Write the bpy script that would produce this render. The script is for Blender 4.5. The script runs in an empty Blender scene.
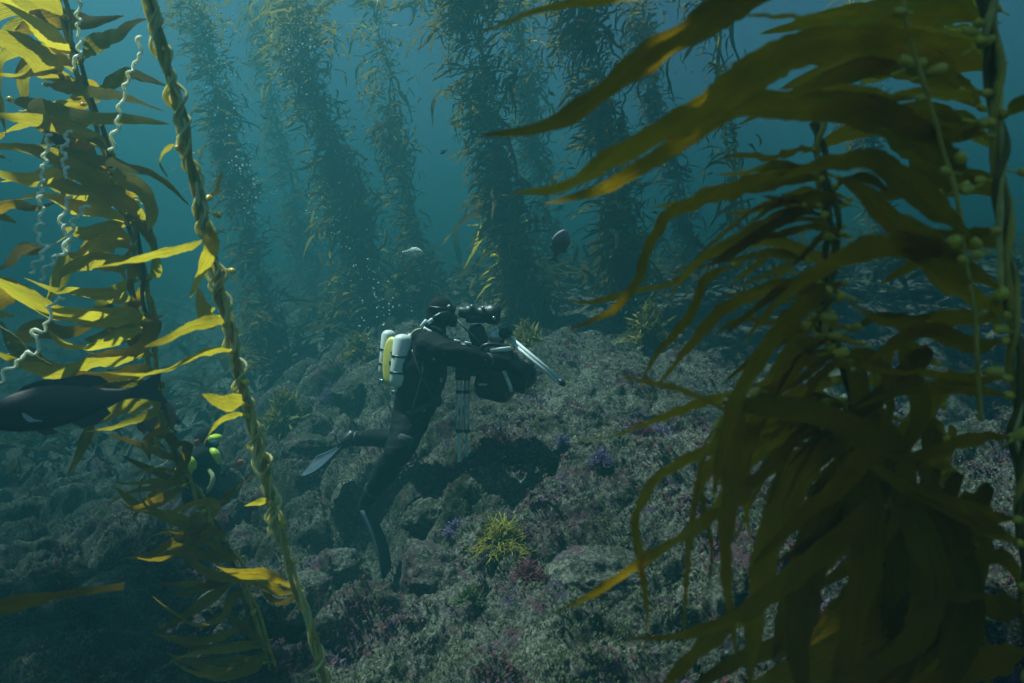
import bpy, bmesh, math, random
import numpy as np
from mathutils import Vector, Matrix, Quaternion

# ------------------------------------------------------------------ scene, camera, light
SC = bpy.context.scene
COL = SC.collection
R = math.radians
F = 730.0                                   # focal length in pixels of a 1024 px wide frame
CX, CY = 512.0, 341.5

cam_d = bpy.data.cameras.new("camera")
cam_d.sensor_width = 36
cam_d.lens = F / 1024 * 36
cam_d.clip_start = 0.05
cam_d.clip_end = 400
cam_d.dof.use_dof = True
cam_d.dof.focus_distance = 4.8
cam_d.dof.aperture_fstop = 2.8
cam = bpy.data.objects.new("camera", cam_d)
cam.rotation_euler = (R(90), 0, 0)
COL.objects.link(cam)
SC.camera = cam

SUN_EL, SUN_AZ = R(64), R(-70)               # azimuth from +Y towards +X
w = bpy.data.worlds.new("World")
SC.world = w
w.use_nodes = True
wn = w.node_tree.nodes
sky = wn.new("ShaderNodeTexSky")
sky.sky_type = 'NISHITA'
sky.sun_disc = False
sky.sun_elevation = SUN_EL
sky.sun_rotation = SUN_AZ
sky.ozone_density = 0.2
bg = wn["Background"]
bg.inputs[1].default_value = 0.05
w.node_tree.links.new(sky.outputs[0], bg.inputs[0])

sun_d = bpy.data.lights.new("sun", 'SUN')
sun_d.energy = 5.0
sun_d.angle = R(0.5)
sun_d.color = (1.0, 0.95, 0.86)
sun = bpy.data.objects.new("sun", sun_d)
sdir = Vector((math.sin(SUN_AZ) * math.cos(SUN_EL), math.cos(SUN_AZ) * math.cos(SUN_EL), math.sin(SUN_EL)))
sun.rotation_euler = sdir.to_track_quat('Z', 'Y').to_euler()
sun.location = sdir * 20
COL.objects.link(sun)

SC.view_settings.view_transform = 'Standard'
SC.view_settings.look = 'None'
SC.view_settings.gamma = 1
SC.view_settings.exposure = 2.05
SC.cycles.use_denoising = True
SC.cycles.max_bounces = 8
SC.cycles.diffuse_bounces = 3
SC.cycles.transmission_bounces = 4
SC.cycles.transparent_max_bounces = 8
SC.cycles.volume_bounces = 0

HAZE_DENSITY = 0.142
HAZE_COLOR = (0.029, 0.120, 0.138)
HAZE_ABSORB = (0.0, 0.06, 0.07)
HAZE_TOP = 8.0
HAZE_G = 0.2
SHADE_MATS = [(-1.65, 2.7, 1.2, 1.6, 640, 1), (-7.4, 6.2, 1.5, 1.3, 520, 2), (2.6, 9.0, 3.8, 3.0, 1200, 3), (-5.4, 4.9, .6, .7, 120, 4), (-4.75, 2.75, .45, .35, 70, 6), (-1.0, 14.0, 5.0, 1.8, 700, 5)]  # unseen kelp mats added overhead to shade parts of the scene

# ------------------------------------------------------------------ helpers
rnd = random.Random(7)


def P(px, py, Y):
    """a place in the water, from where it is seen and how far off it stands"""
    return Vector(((px - CX) / F * Y, Y, (CY - py) / F * Y))


def tag(o, label=None, cat=None, group=None, kind=None):
    if label: o['label'] = label
    if cat: o['category'] = cat
    if group: o['group'] = group
    if kind: o['kind'] = kind
    return o


def empty(name, loc, label=None, cat=None, group=None):
    o = bpy.data.objects.new(name, None)
    o.empty_display_size = 0.1
    o.location = loc
    COL.objects.link(o)
    return tag(o, label, cat, group)


class MB:
    """collects vertices and faces, then links ONE mesh object"""
    def __init__(s):
        s.v, s.f, s.uv, s.m = [], [], {}, []

    def add(s, verts, faces, uvs=None, mat=0):
        o = len(s.v)
        s.v += [tuple(p) for p in verts]
        for f in faces:
            s.f.append(tuple(i + o for i in f))
            s.m.append(mat)
        if uvs:
            for i, u in enumerate(uvs):
                s.uv[o + i] = u

    def mesh(s, name, mats, origin=(0, 0, 0), smooth=True):
        me = bpy.data.meshes.new(name)
        ox, oy, oz = origin
        me.from_pydata([(x - ox, y - oy, z - oz) for x, y, z in s.v], [], s.f)
        for m in (mats if isinstance(mats, (list, tuple)) else [mats]):
            me.materials.append(m)
        if s.uv:
            l = me.uv_layers.new(name="uv")
            li = np.empty(len(me.loops), dtype=np.int32)
            me.loops.foreach_get("vertex_index", li)
            arr = np.zeros((len(s.v), 2), dtype=np.float32)
            for i, u in s.uv.items():
                arr[i] = u
            l.data.foreach_set("uv", arr[li].ravel())
        if any(s.m):
            me.polygons.foreach_set("material_index", np.array(s.m, dtype=np.int32))
        if smooth:
            me.polygons.foreach_set("use_smooth", np.ones(len(s.f), dtype=bool))
        me.update()
        return me

    def build(s, name, mats, parent=None, origin=None, smooth=True):
        if origin is None:
            origin = wloc(parent) if parent else (0, 0, 0)
        me = s.mesh(name, mats, origin, smooth)
        o = bpy.data.objects.new(name, me)
        COL.objects.link(o)
        if parent:
            o.parent = parent
        else:
            o.location = origin
        return o


def wloc(o):
    l = Vector((0, 0, 0))
    while o is not None:
        l = l + o.location
        o = o.parent
    return l


def spline(pts, n):
    """Catmull-Rom resample of a list of vectors, even in arc length"""
    p = np.array([list(q) for q in pts], dtype=float)
    if len(p) == 2:
        t = np.linspace(0, 1, n)[:, None]
        return p[0] * (1 - t) + p[1] * t
    e = np.vstack([2 * p[0] - p[1], p, 2 * p[-1] - p[-2]])
    out = []
    for i in range(1, len(e) - 2):
        a, b, c, d = e[i - 1], e[i], e[i + 1], e[i + 2]
        t = np.linspace(0, 1, 24, endpoint=False)[:, None]
        out.append(0.5 * (2 * b + (c - a) * t + (2 * a - 5 * b + 4 * c - d) * t ** 2 + (3 * b - a - 3 * c + d) * t ** 3))
    q = np.vstack(out + [p[-1:]])
    s = np.concatenate([[0], np.cumsum(np.linalg.norm(np.diff(q, axis=0), axis=1))])
    u = np.linspace(0, s[-1], n)
    return np.stack([np.interp(u, s, q[:, k]) for k in range(q.shape[1])], axis=1)


def nrm(a):
    return a / np.maximum(np.linalg.norm(a, axis=-1, keepdims=True), 1e-9)


def tube(mb, pts, rad, ns=7, mat=0, cap=True):
    """round tube through pts (n,3); rad scalar or one per point"""
    p = np.array([list(q) for q in pts], dtype=float)
    n = len(p)
    r = np.full(n, rad, dtype=float) if np.isscalar(rad) else np.array(rad, dtype=float)
    t = nrm(np.gradient(p, axis=0))
    ref = np.array([0.31, 0.9, 0.3])
    if abs(np.dot(t.mean(0) / (np.linalg.norm(t.mean(0)) + 1e-9), ref)) > .93:
        ref = np.array([1.0, 0.1, 0])
    a = nrm(np.cross(t, ref))
    b = np.cross(t, a)
    ang = np.linspace(0, 2 * math.pi, ns, endpoint=False)
    v = p[:, None, :] + r[:, None, None] * (a[:, None, :] * np.cos(ang)[None, :, None] + b[:, None, :] * np.sin(ang)[None, :, None])
    f = []
    for i in range(n - 1):
        for k in range(ns):
            k2 = (k + 1) % ns
            f.append((i * ns + k, i * ns + k2, (i + 1) * ns + k2, (i + 1) * ns + k))
    if cap:
        f.append(tuple(range(ns))[::-1])
        f.append(tuple((n - 1) * ns + k for k in range(ns)))
    L = np.concatenate([[0], np.cumsum(np.linalg.norm(np.diff(p, axis=0), axis=1))])
    uv = [(L[i], k / ns) for i in range(n) for k in range(ns)]
    mb.add(v.reshape(-1, 3), f, uv, mat)


def ribbon(mb, pts, width, phi=0.0, twist=0.0, ruffle=0.12, seed=0, nl=34, nw=6, cup=0.15, view=(0, 0, 0), mat=0, tipw=0.0, basew=.18, face=None):
    """a kelp blade along pts: lanceolate, twisting, with a ruffled margin"""
    rg = random.Random(seed)
    p = spline(pts, nl)
    t = nrm(np.gradient(p, axis=0))
    if face is None:
        vd = nrm(p - np.array(view))
    else:
        vd = np.tile(np.array(face, dtype=float), (nl, 1))
    side = nrm(np.cross(t, vd))
    nor = np.cross(side, t)
    s = np.linspace(0, 1, nl)
    ph = phi + twist * s + 0.25 * np.sin(s * rg.uniform(4, 8) + rg.uniform(0, 6))
    a = side * np.cos(ph)[:, None] + nor * np.sin(ph)[:, None]
    nn = -side * np.sin(ph)[:, None] + nor * np.cos(ph)[:, None]
    prof = np.minimum(1, (basew + (1 - basew) * (s / .22))) * np.clip(1 - s ** 2.6, 0, 1) ** .75
    prof = np.minimum(1, np.maximum(prof, tipw)) * (1 + .09 * np.sin(s * rg.uniform(8, 15) + rg.uniform(0, 6)))
    prof[-1] = max(tipw, .015)
    L = np.linalg.norm(np.diff(p, axis=0), axis=1).sum()
    hw = width * .5 * prof
    c = np.linspace(-1, 1, nw + 1)
    k1, k2 = L / width * rg.uniform(2.2, 3.2), L / width * rg.uniform(4.5, 6.5)
    pa, pb, pc = rg.uniform(0, 6), rg.uniform(0, 6), rg.uniform(0, 6)
    V, UV = [], []
    rs_ = np.random.RandomState(int(seed * 13) % 99991 if not isinstance(seed, float) else int(seed * 9999))
    for j, cc in enumerate(c):
        wv = np.sin(k1 * s + (pa if cc < 0 else pb)) + .5 * np.sin(k2 * s + pc + cc)
        off = hw * (ruffle * wv * abs(cc) ** 1.6 + cup * (cc * cc - .4))
        teeth = 1 + (rs_.uniform(-.09, .07, nl) if (abs(cc) > .99 and nl >= 30) else 0)
        V.append(p + a * (hw * cc * teeth)[:, None] + nn * off[:, None])
        UV.append(np.stack([s * L, np.full(nl, cc * width)], axis=1))
    V = np.stack(V, 1).reshape(-1, 3)
    UV = np.stack(UV, 1).reshape(-1, 2)
    m = nw + 1
    f = [(i * m + j, i * m + j + 1, (i + 1) * m + j + 1, (i + 1) * m + j) for i in range(nl - 1) for j in range(nw)]
    mb.add(V, f, [tuple(u) for u in UV], mat)
    return p


def ball(mb, c, rx, ry=None, rz=None, rot=None, n=10, m=7, mat=0, pear=0.0):
    ry = rx if ry is None else ry
    rz = rx if rz is None else rz
    c = Vector(c)
    V, f = [], []
    for i in range(m + 1):
        th = math.pi * i / m
        for k in range(n):
            ph = 2 * math.pi * k / n
            z = math.cos(th)
            g = 1 + pear * z
            q = Vector((rx * g * math.sin(th) * math.cos(ph), ry * g * math.sin(th) * math.sin(ph), rz * z))
            V.append(c + (rot @ q if rot else q))
    for i in range(m):
        for k in range(n):
            k2 = (k + 1) % n
            f.append((i * n + k, (i + 1) * n + k, (i + 1) * n + k2, i * n + k2))
    mb.add(V, f, None, mat)


def box(mb, c, sx, sy, sz, rot=None, bev=0.0, mat=0):
    """box with chamfered vertical and horizontal edges"""
    c = Vector(c)
    b = min(bev, sx * .45, sy * .45, sz * .45)
    V, f = [], []
    if b <= 0:
        for x in (-1, 1):
            for y in (-1, 1):
                for z in (-1, 1):
                    V.append(Vector((x * sx / 2, y * sy / 2, z * sz / 2)))
        f = [(0, 1, 3, 2), (4, 6, 7, 5), (0, 4, 5, 1), (2, 3, 7, 6), (0, 2, 6, 4), (1, 5, 7, 3)]
    else:
        def ring(z, ins):
            hx, hy = sx / 2 - ins, sy / 2 - ins
            return [Vector(q + (z,)) for q in ((-hx + b, -hy), (hx - b, -hy), (hx, -hy + b), (hx, hy - b), (hx - b, hy), (-hx + b, hy), (-hx, hy - b), (-hx, -hy + b))]
        h = sz / 2
        rs = [ring(-h, b * .7), ring(-h + b, 0), ring(h - b, 0), ring(h, b * .7)]
        V = [q for r_ in rs for q in r_]
        for i in range(3):
            for k in range(8):
                k2 = (k + 1) % 8
                f.append((i * 8 + k, i * 8 + k2, (i + 1) * 8 + k2, (i + 1) * 8 + k))
        f.append(tuple(range(7, -1, -1)))
        f.append(tuple(range(24, 32)))
    mb.add([c + (rot @ q if rot else q) for q in V], f, None, mat)


def loft(mb, rings, cap=True, mat=0):
    n = len(rings[0])
    V = [q for r_ in rings for q in r_]
    f = []
    for i in range(len(rings) - 1):
        for k in range(n):
            k2 = (k + 1) % n
            f.append((i * n + k, i * n + k2, (i + 1) * n + k2, (i + 1) * n + k))
    if cap:
        f.append(tuple(range(n))[::-1])
        f.append(tuple((len(rings) - 1) * n + k for k in range(n)))
    mb.add(V, f, None, mat)


# ---- vectorised noise
_pr = np.random.RandomState(11)
_perm = _pr.permutation(1024).astype(np.int64)
_gr = nrm(_pr.normal(size=(1024, 3)))


def _h(ix, iy, iz=0):
    return _perm[(_perm[(_perm[ix & 1023] + iy) & 1023] + iz) & 1023]


def noise3(p):
    i = np.floor(p).astype(np.int64)
    f = p - i
    u = f * f * f * (f * (f * 6 - 15) + 10)
    res = 0
    for dx in (0, 1):
        for dy in (0, 1):
            for dz in (0, 1):
                g = _gr[_h(i[:, 0] + dx, i[:, 1] + dy, i[:, 2] + dz)]
                d = (g * (f - np.array([dx, dy, dz]))).sum(1)
                wgt = (u[:, 0] if dx else 1 - u[:, 0]) * (u[:, 1] if dy else 1 - u[:, 1]) * (u[:, 2] if dz else 1 - u[:, 2])
                res = res + d * wgt
    return res * 1.6


def fbm(p, octv=4, gain=.5, ridge=False):
    a, s, tot = 1.0, 0, 0
    for k in range(octv):
        n = noise3(p * 2 ** k + 17.3 * k)
        if ridge:
            n = 1 - 2 * np.abs(n)
        s = s + a * n
        tot += a
        a *= gain
    return s / tot


def cells(x, y):
    """distance to nearest and second nearest jittered cell point"""
    ix, iy = np.floor(x).astype(np.int64), np.floor(y).astype(np.int64)
    f1 = np.full(x.shape, 9.0)
    f2 = np.full(x.shape, 9.0)
    idn = np.zeros(x.shape)
    for dx in (-1, 0, 1):
        for dy in (-1, 0, 1):
            h = _h(ix + dx, iy + dy)
            qx = ix + dx + (h % 97) / 97.0
            qy = iy + dy + ((h * 7) % 89) / 89.0
            d = np.hypot(x - qx, y - qy)
            nf = d < f1
            f2 = np.where(nf, f1, np.minimum(f2, d))
            idn = np.where(nf, h, idn)
            f1 = np.where(nf, d, f1)
    return f1, f2, idn / 1024.0


# ------------------------------------------------------------------ materials
def new_mat(name):
    m = bpy.data.materials.new(name)
    m.use_nodes = True
    return m, m.node_tree.nodes, m.node_tree.links, m.node_tree.nodes["Principled BSDF"]


def ramp(nt, stops):
    r = nt.new("ShaderNodeValToRGB")
    e = r.color_ramp.elements
    while len(e) > 1:
        e.remove(e[-1])
    e[0].position, e[0].color = stops[0][0], tuple(stops[0][1]) + (1,)
    for p_, c_ in stops[1:]:
        k = e.new(p_)
        k.color = tuple(c_) + (1,)
    return r


def plain(name, col, rough=.5, metal=0.0, var=.12, scale=30.0, bump=0.0, spec=.5, glow=None):
    m, n, l, b = new_mat(name)
    tc = n.new("ShaderNodeTexCoord")
    nz = n.new("ShaderNodeTexNoise")
    nz.inputs["Scale"].default_value = scale
    nz.inputs["Detail"].default_value = 4
    l.new(tc.outputs["Object"], nz.inputs["Vector"])
    r = ramp(n, [(.3, [c * (1 - var) for c in col]), (.7, [min(1, c * (1 + var)) for c in col])])
    l.new(nz.outputs[0], r.inputs[0])
    l.new(r.outputs[0], b.inputs["Base Color"])
    b.inputs["Roughness"].default_value = rough
    b.inputs["Metallic"].default_value = metal
    b.inputs["Specular IOR Level"].default_value = spec
    if bump:
        bp = n.new("ShaderNodeBump")
        bp.inputs["Strength"].default_value = bump
        bp.inputs["Distance"].default_value = .004
        l.new(nz.outputs[0], bp.inputs["Height"])
        l.new(bp.outputs[0], b.inputs["Normal"])
    if glow:                                  # light passing through the tissue
        b.inputs["Subsurface Weight"].default_value = glow
        b.inputs["Subsurface Radius"].default_value = (.03, .025, .008)
        b.inputs["Subsurface Scale"].default_value = 1.0
    return m


def kelp_mat(name, dark, lite, trans, tw=.5, rough=.38):
    """brown alga: mottled, wrinkled along its length, light shines through it"""
    m, n, l, b = new_mat(name)
    uv = n.new("ShaderNodeUVMap")
    mp = n.new("ShaderNodeMapping")
    mp.inputs["Scale"].default_value = (6, 42, 1)
    l.new(uv.outputs[0], mp.inputs[0])
    nz = n.new("ShaderNodeTexNoise")
    nz.inputs["Scale"].default_value = 2.2
    nz.inputs["Detail"].default_value = 5
    nz.inputs["Distortion"].default_value = 1.2
    l.new(mp.outputs[0], nz.inputs["Vector"])
    big = n.new("ShaderNodeTexNoise")
    big.inputs["Scale"].default_value = 9
    big.inputs["Detail"].default_value = 5
    l.new(uv.outputs[0], big.inputs["Vector"])
    oi = n.new("ShaderNodeObjectInfo")
    mx = n.new("ShaderNodeMath"); mx.operation = 'MULTIPLY_ADD'
    mx.inputs[1].default_value = .55
    l.new(oi.outputs["Random"], mx.inputs[0])
    m2 = n.new("ShaderNodeMath"); m2.operation = 'MULTIPLY_ADD'
    m2.inputs[1].default_value = .5
    l.new(big.outputs[0], m2.inputs[0])
    m3 = n.new("ShaderNodeMath"); m3.operation = 'MULTIPLY_ADD'
    m3.inputs[1].default_value = .45
    m3.inputs[2].default_value = -.22
    l.new(nz.outputs[0], m3.inputs[0])
    l.new(m3.outputs[0], m2.inputs[2])
    l.new(m2.outputs[0], mx.inputs[2])
    r = ramp(n, [(.15, dark), (.85, lite)])
    l.new(mx.outputs[0], r.inputs[0])
    # rusty and bleached spots
    sp = n.new("ShaderNodeTexNoise")
    sp.inputs["Scale"].default_value = 75
    sp.inputs["Detail"].default_value = 3
    l.new(uv.outputs[0], sp.inputs["Vector"])
    sr = ramp(n, [(.62, (0, 0, 0)), (.72, (1, 1, 1))])
    l.new(sp.outputs[0], sr.inputs[0])
    mixc = n.new("ShaderNodeMixRGB")
    mixc.inputs[2].default_value = (lite[0] * 1.3, lite[1] * 1.15, lite[2] * 1.6, 1)
    ml = n.new("ShaderNodeMath"); ml.operation = 'MULTIPLY'; ml.inputs[1].default_value = .45
    l.new(sr.outputs[0], ml.inputs[0])
    l.new(ml.outputs[0], mixc.inputs[0])
    l.new(r.outputs[0], mixc.inputs[1])
    l.new(mixc.outputs[0], b.inputs["Base Color"])
    b.inputs["Roughness"].default_value = rough
    b.inputs["Specular IOR Level"].default_value = .05
    bp = n.new("ShaderNodeBump")
    bp.inputs["Strength"].default_value = .8
    bp.inputs["Distance"].default_value = .010
    l.new(nz.outputs[0], bp.inputs["Height"])
    l.new(bp.outputs[0], b.inputs["Normal"])
    tr = n.new("ShaderNodeBsdfTranslucent")
    tm = n.new("ShaderNodeMixRGB"); tm.blend_type = 'MULTIPLY'; tm.inputs[0].default_value = 1.0
    tm.inputs[2].default_value = tuple(trans) + (1,)
    tl = ramp(n, [(.1, (.35, .35, .35)), (.9, (1, 1, 1))])
    l.new(mx.outputs[0], tl.inputs[0])
    l.new(tl.outputs[0], tm.inputs[1])
    l.new(tm.outputs[0], tr.inputs[0])
    l.new(bp.outputs[0], tr.inputs["Normal"])
    mix = n.new("ShaderNodeMixShader")
    mix.inputs[0].default_value = tw
    l.new(b.outputs[0], mix.inputs[1])
    l.new(tr.outputs[0], mix.inputs[2])
    l.new(mix.outputs[0], n["Material Output"].inputs[0])
    return m


def reef_mat():
    m, n, l, b = new_mat("reef_rock")
    geo = n.new("ShaderNodeNewGeometry")

    def nz(scale, det, dist=0.0):
        t = n.new("ShaderNodeTexNoise")
        t.inputs["Scale"].default_value = scale
        t.inputs["Detail"].default_value = det
        t.inputs["Roughness"].default_value = .65
        t.inputs["Distortion"].default_value = dist
        l.new(geo.outputs["Position"], t.inputs["Vector"])
        return t

    def mixc(fac, a, bcol):
        x = n.new("ShaderNodeMixRGB")
        l.new(fac, x.inputs[0])
        if isinstance(a, tuple): x.inputs[1].default_value = a + (1,)
        else: l.new(a, x.inputs[1])
        if isinstance(bcol, tuple): x.inputs[2].default_value = bcol + (1,)
        else: l.new(bcol, x.inputs[2])
        return x.outputs[0]

    def band(t, lo, hi):
        r = ramp(n, [(lo, (0, 0, 0)), (hi, (1, 1, 1))])
        l.new(t.outputs[0], r.inputs[0])
        return r.outputs[0]
    fine = nz(55, 8)
    base = ramp(n, [(.28, (.030, .036, .026)), (.46, (.12, .125, .095)), (.60, (.33, .33, .27)), (.75, (.62, .61, .54))])
    l.new(fine.outputs[0], base.inputs[0])
    c = base.outputs[0]
    c = mixc(band(nz(2.1, 6, .6), .53, .63), c, (.065, .08, .038))        # green-brown turf
    c = mixc(band(nz(3.4, 6, .8), .55, .64), c, (.19, .095, .12))        # pink coralline crust
    c = mixc(band(nz(5.2, 6, 1.0), .57, .65), c, (.13, .09, .15))      # purple crust
    c = mixc(band(nz(24, 5, .4), .60, .68), c, (.42, .42, .33))         # pale patches
    c = mixc(band(nz(80, 4), .60, .72), c, (.028, .032, .022))
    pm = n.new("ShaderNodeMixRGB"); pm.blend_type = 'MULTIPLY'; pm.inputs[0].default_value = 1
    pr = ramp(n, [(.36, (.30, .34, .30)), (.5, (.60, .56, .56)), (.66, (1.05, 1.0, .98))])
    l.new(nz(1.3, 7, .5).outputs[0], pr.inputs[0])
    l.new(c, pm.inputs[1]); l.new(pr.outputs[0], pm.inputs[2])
    l.new(pm.outputs[0], b.inputs["Base Color"])
    b.inputs["Roughness"].default_value = .9
    b.inputs["Specular IOR Level"].default_value = .15
    b1 = n.new("ShaderNodeBump"); b1.inputs["Strength"].default_value = .9; b1.inputs["Distance"].default_value = .03
    n1 = nz(28, 8)
    l.new(n1.outputs[0], b1.inputs["Height"])
    b2 = n.new("ShaderNodeBump"); b2.inputs["Strength"].default_value = .9; b2.inputs["Distance"].default_value = .012
    n2 = nz(110, 5)
    l.new(n2.outputs[0], b2.inputs["Height"])
    l.new(b1.outputs[0], b2.inputs["Normal"])
    l.new(b2.outputs[0], b.inputs["Normal"])
    return m


def attr_mat(name, rough=.7, tw=.25):
    """small plants: own colour stored per tuft"""
    m, n, l, b = new_mat(name)
    a = n.new("ShaderNodeVertexColor")
    a.layer_name = "tint"
    l.new(a.outputs[0], b.inputs["Base Color"])
    b.inputs["Roughness"].default_value = rough
    b.inputs["Specular IOR Level"].default_value = .2
    tr = n.new("ShaderNodeBsdfTranslucent")
    l.new(a.outputs[0], tr.inputs[0])
    mix = n.new("ShaderNodeMixShader"); mix.inputs[0].default_value = tw
    l.new(b.outputs[0], mix.inputs[1]); l.new(tr.outputs[0], mix.inputs[2])
    l.new(mix.outputs[0], n["Material Output"].inputs[0])
    return m


M = dict(
    kelp=kelp_mat("kelp_brown", (.075, .045, .002), (.200, .130, .004), (.90, .52, .008), .60, .65),
    kelp_gold=kelp_mat("kelp_gold", (.075, .060, .005), (.20, .152, .012), (.90, .66, .035), .70, .65),  # paler copy of the kelp, sunlit brightness put into its colour
    kelp_far=kelp_mat("kelp_olive", (.065, .042, .006), (.220, .145, .018), (.58, .38, .03), .4),
    floor_shade=kelp_mat("kelp_shade", (.018, .016, .006), (.06, .05, .014), (.16, .13, .03), .3, .7),  # shade of the far floor put into a dark colour
    stipe=plain("kelp_stipe", (.36, .26, .05), .5, var=.4, scale=14, bump=.5, spec=.2, glow=.6),
    stipe_pale=plain("kelp_stipe_pale", (.52, .43, .16), .5, var=.3, scale=22, bump=.4, spec=.2, glow=.6),
    stipe_white=plain("bleached_stipe", (.62, .56, .28), .5, var=.2, scale=18, bump=.3, spec=.2, glow=.6),
    tendril=plain("pale_tendril", (.86, .88, .74), .5, var=.15, scale=18, spec=.2, glow=.5),
    stipe_dark=plain("kelp_stipe_dark", (.13, .10, .025), .5, var=.4, scale=16, bump=.5, spec=.2, glow=.4),
    bulb=plain("kelp_float", (.50, .38, .04), .35, var=.25, scale=25, glow=.8),
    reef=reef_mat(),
    turf=attr_mat("turf_tuft"),
    neoprene=plain("black_neoprene", (.006, .009, .011), .8, var=.35, scale=40, bump=.35, spec=.12),
    neoprene_seam=plain("neoprene_seam", (.035, .038, .042), .6, var=.2),
    rubber=plain("black_rubber", (.014, .015, .017), .4, var=.3, scale=30),
    fin=plain("fin_blade", (.04, .065, .09), .6, var=.3, scale=12, spec=.15),
    tank=plain("white_tank_paint", (.80, .82, .78), .38, var=.06, scale=8),
    plate=plain("yellow_cover", (.80, .66, .14), .45, var=.12, scale=14),
    lime=plain("lime_yellow", (.80, .92, .06), .4, var=.12, scale=20),
    chrome=plain("brushed_metal", (.55, .57, .58), .3, 1.0, var=.2, scale=50),
    alu=plain("pale_aluminium", (.80, .84, .84), .45, 0.0, var=.12, scale=40),
    hose=plain("pale_hose", (.55, .52, .34), .45, var=.15),
    blackplastic=plain("camera_housing", (.018, .019, .022), .42, var=.3, scale=26, bump=.15),
    lens=plain("port_glass", (.012, .02, .03), .25, var=.2, spec=.4),
    skin=plain("skin", (.42, .26, .19), .5, var=.1),
    bubble=plain("air_bubble", (.85, .90, .90), .15, var=.05, spec=1.0),
)

# ------------------------------------------------------------------ seabed
ctl = [(0, 683, 4.3), (130, 683, 3.8), (250, 683, 3.1), (400, 683, 3.0), (500, 683, 2.7), (750, 683, 2.7), (1024, 683, 2.7),
       (500, 550, 3.7), (430, 600, 3.35), (462, 462, 4.75), (560, 400, 6.0), (650, 342, 7.5), (535, 340, 7.9), (430, 330, 9.2), (380, 322, 10.5),
       (300, 392, 8.4), (345, 600, 3.9), (378, 585, 4.55), (388, 590, 4.2), (372, 520, 4.9), (300, 480, 5.9), (330, 450, 6.5), (200, 560, 5.3), (230, 500, 6.0), (100, 510, 8.2),
       (30, 455, 11), (100, 600, 5.4), (250, 420, 8.8), (800, 348, 7.4), (950, 330, 7.6), (1010, 430, 5.2), (820, 480, 4.5),
       (690, 450, 5.0), (600, 288, 12.5), (750, 282, 12.5), (300, 318, 15), (900, 274, 13), (100, 410, 15), (0, 425, 14), (600, 560, 3.6),
       (900, 560, 3.6), (420, 500, 4.35), (455, 420, 5.7)]
cp = np.array([list(P(*c)) for c in ctl])
extra = np.array([(-9, 3, -2.6), (-14, 10, -2.0), (9, 3, -.9), (14, 10, .4), (-20, 25, 1.2), (20, 25, 3.0), (0, 25, 2.2), (0, 1, -1.75), (-4, 1, -2.5), (4, 1, -1.6), (-6, 18, 0.9), (6, 18, 2.0)])
cp = np.vstack([cp, extra])


def tps_fit(xy, z, lam=.02):
    n = len(xy)
    d = np.linalg.norm(xy[:, None] - xy[None], axis=2)
    K = np.where(d > 0, d * d * np.log(np.maximum(d, 1e-9)), 0) + lam * np.eye(n)
    A = np.zeros((n + 3, n + 3))
    A[:n, :n] = K
    Pm = np.hstack([np.ones((n, 1)), xy])
    A[:n, n:] = Pm
    A[n:, :n] = Pm.T
    return np.linalg.solve(A, np.concatenate([z, np.zeros(3)]))


# fit in (x, log y) so near ground is followed closely
def warp(x, y):
    return np.stack([x / (y + 2.0) * 6, np.log(y + .5) * 4], axis=1)


_cw = warp(cp[:, 0], cp[:, 1])
_tw = tps_fit(_cw, cp[:, 2])


def base_h(x, y):
    q = warp(x, np.minimum(y, 26))
    out = np.zeros(len(q))
    for i in range(len(_cw)):
        d2 = ((q - _cw[i]) ** 2).sum(1)
        out += _tw[i] * .5 * d2 * np.log(np.maximum(d2, 1e-12))
    n = len(_cw)
    return out + _tw[n] + _tw[n + 1] * q[:, 0] + _tw[n + 2] * q[:, 1]


def _raw_h(x, y):
    x = np.asarray(x, float); y = np.asarray(y, float)
    h = base_h(x, y)
    near = np.clip(1.2 - y / 16, .25, 1)
    q = np.stack([x, y, np.zeros_like(x)], 1)
    wx = x + .22 * fbm(q * 1.3 + 3, 3)
    wy = y + .22 * fbm(q * 1.3 + 40, 3)
    # slanting ledges, most marked on the left
    left = 1 / (1 + np.exp((x + .9) * 2.2))
    t = (wx * .35 - wy * .9 + .25 * fbm(q * .8, 3)) / .62
    saw = t - np.floor(t)
    step = np.where(saw < .78, saw / .78, (1 - saw) / .22)
    h = h + (.07 + .20 * left) * (step - .5) * near
    h = h + .22 * fbm(q * .75 + 8, 4) * near
    f1, f2, _ = cells(wx * 1.7 + 5, wy * 1.9)
    h = h + .24 * near * (np.clip(f2 - f1, 0, .55) / .55 - .5) * (.3 + .7 * left)
    h = h - .10 * near * (.4 + .6 * left) * np.exp(-(f2 - f1) / .06)
    f1, f2, _ = cells(wx * 4.3, wy * 4.9 + 9)
    h = h + .11 * near * (np.sqrt(np.clip(1 - f1 * f1 * 1.4, 0, 1)) - .6)
    q2 = np.stack([wx, wy, h], 1)
    f1, f2, _ = cells(wx * 11, wy * 12)
    h = h + .030 * near * (np.sqrt(np.clip(1 - f1 * f1 * 1.3, 0, 1)) - .6)
    h = h + .07 * near * fbm(q2 * 5, 4, .6) + .05 * near * fbm(q2 * 11 + 7, 3, .6, True) + .030 * fbm(q2 * 30, 3, .65) * near
    return h


_fix = []
for px, py, Y, rad in ((462, 464, 4.7, .26), (470, 480, 4.3, .30), (500, 455, 4.7, .3), (383, 622, 4.6, .22), (385, 630, 4.3, .22), (370, 595, 4.9, .22), (430, 524, 4.2, .16), (388, 660, 4.0, .24), (390, 690, 3.7, .2)):
    v = P(px, py, Y)
    _fix.append((v.x, v.y, rad, v.z - float(_raw_h(np.array([v.x]), np.array([v.y]))[0])))


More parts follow.
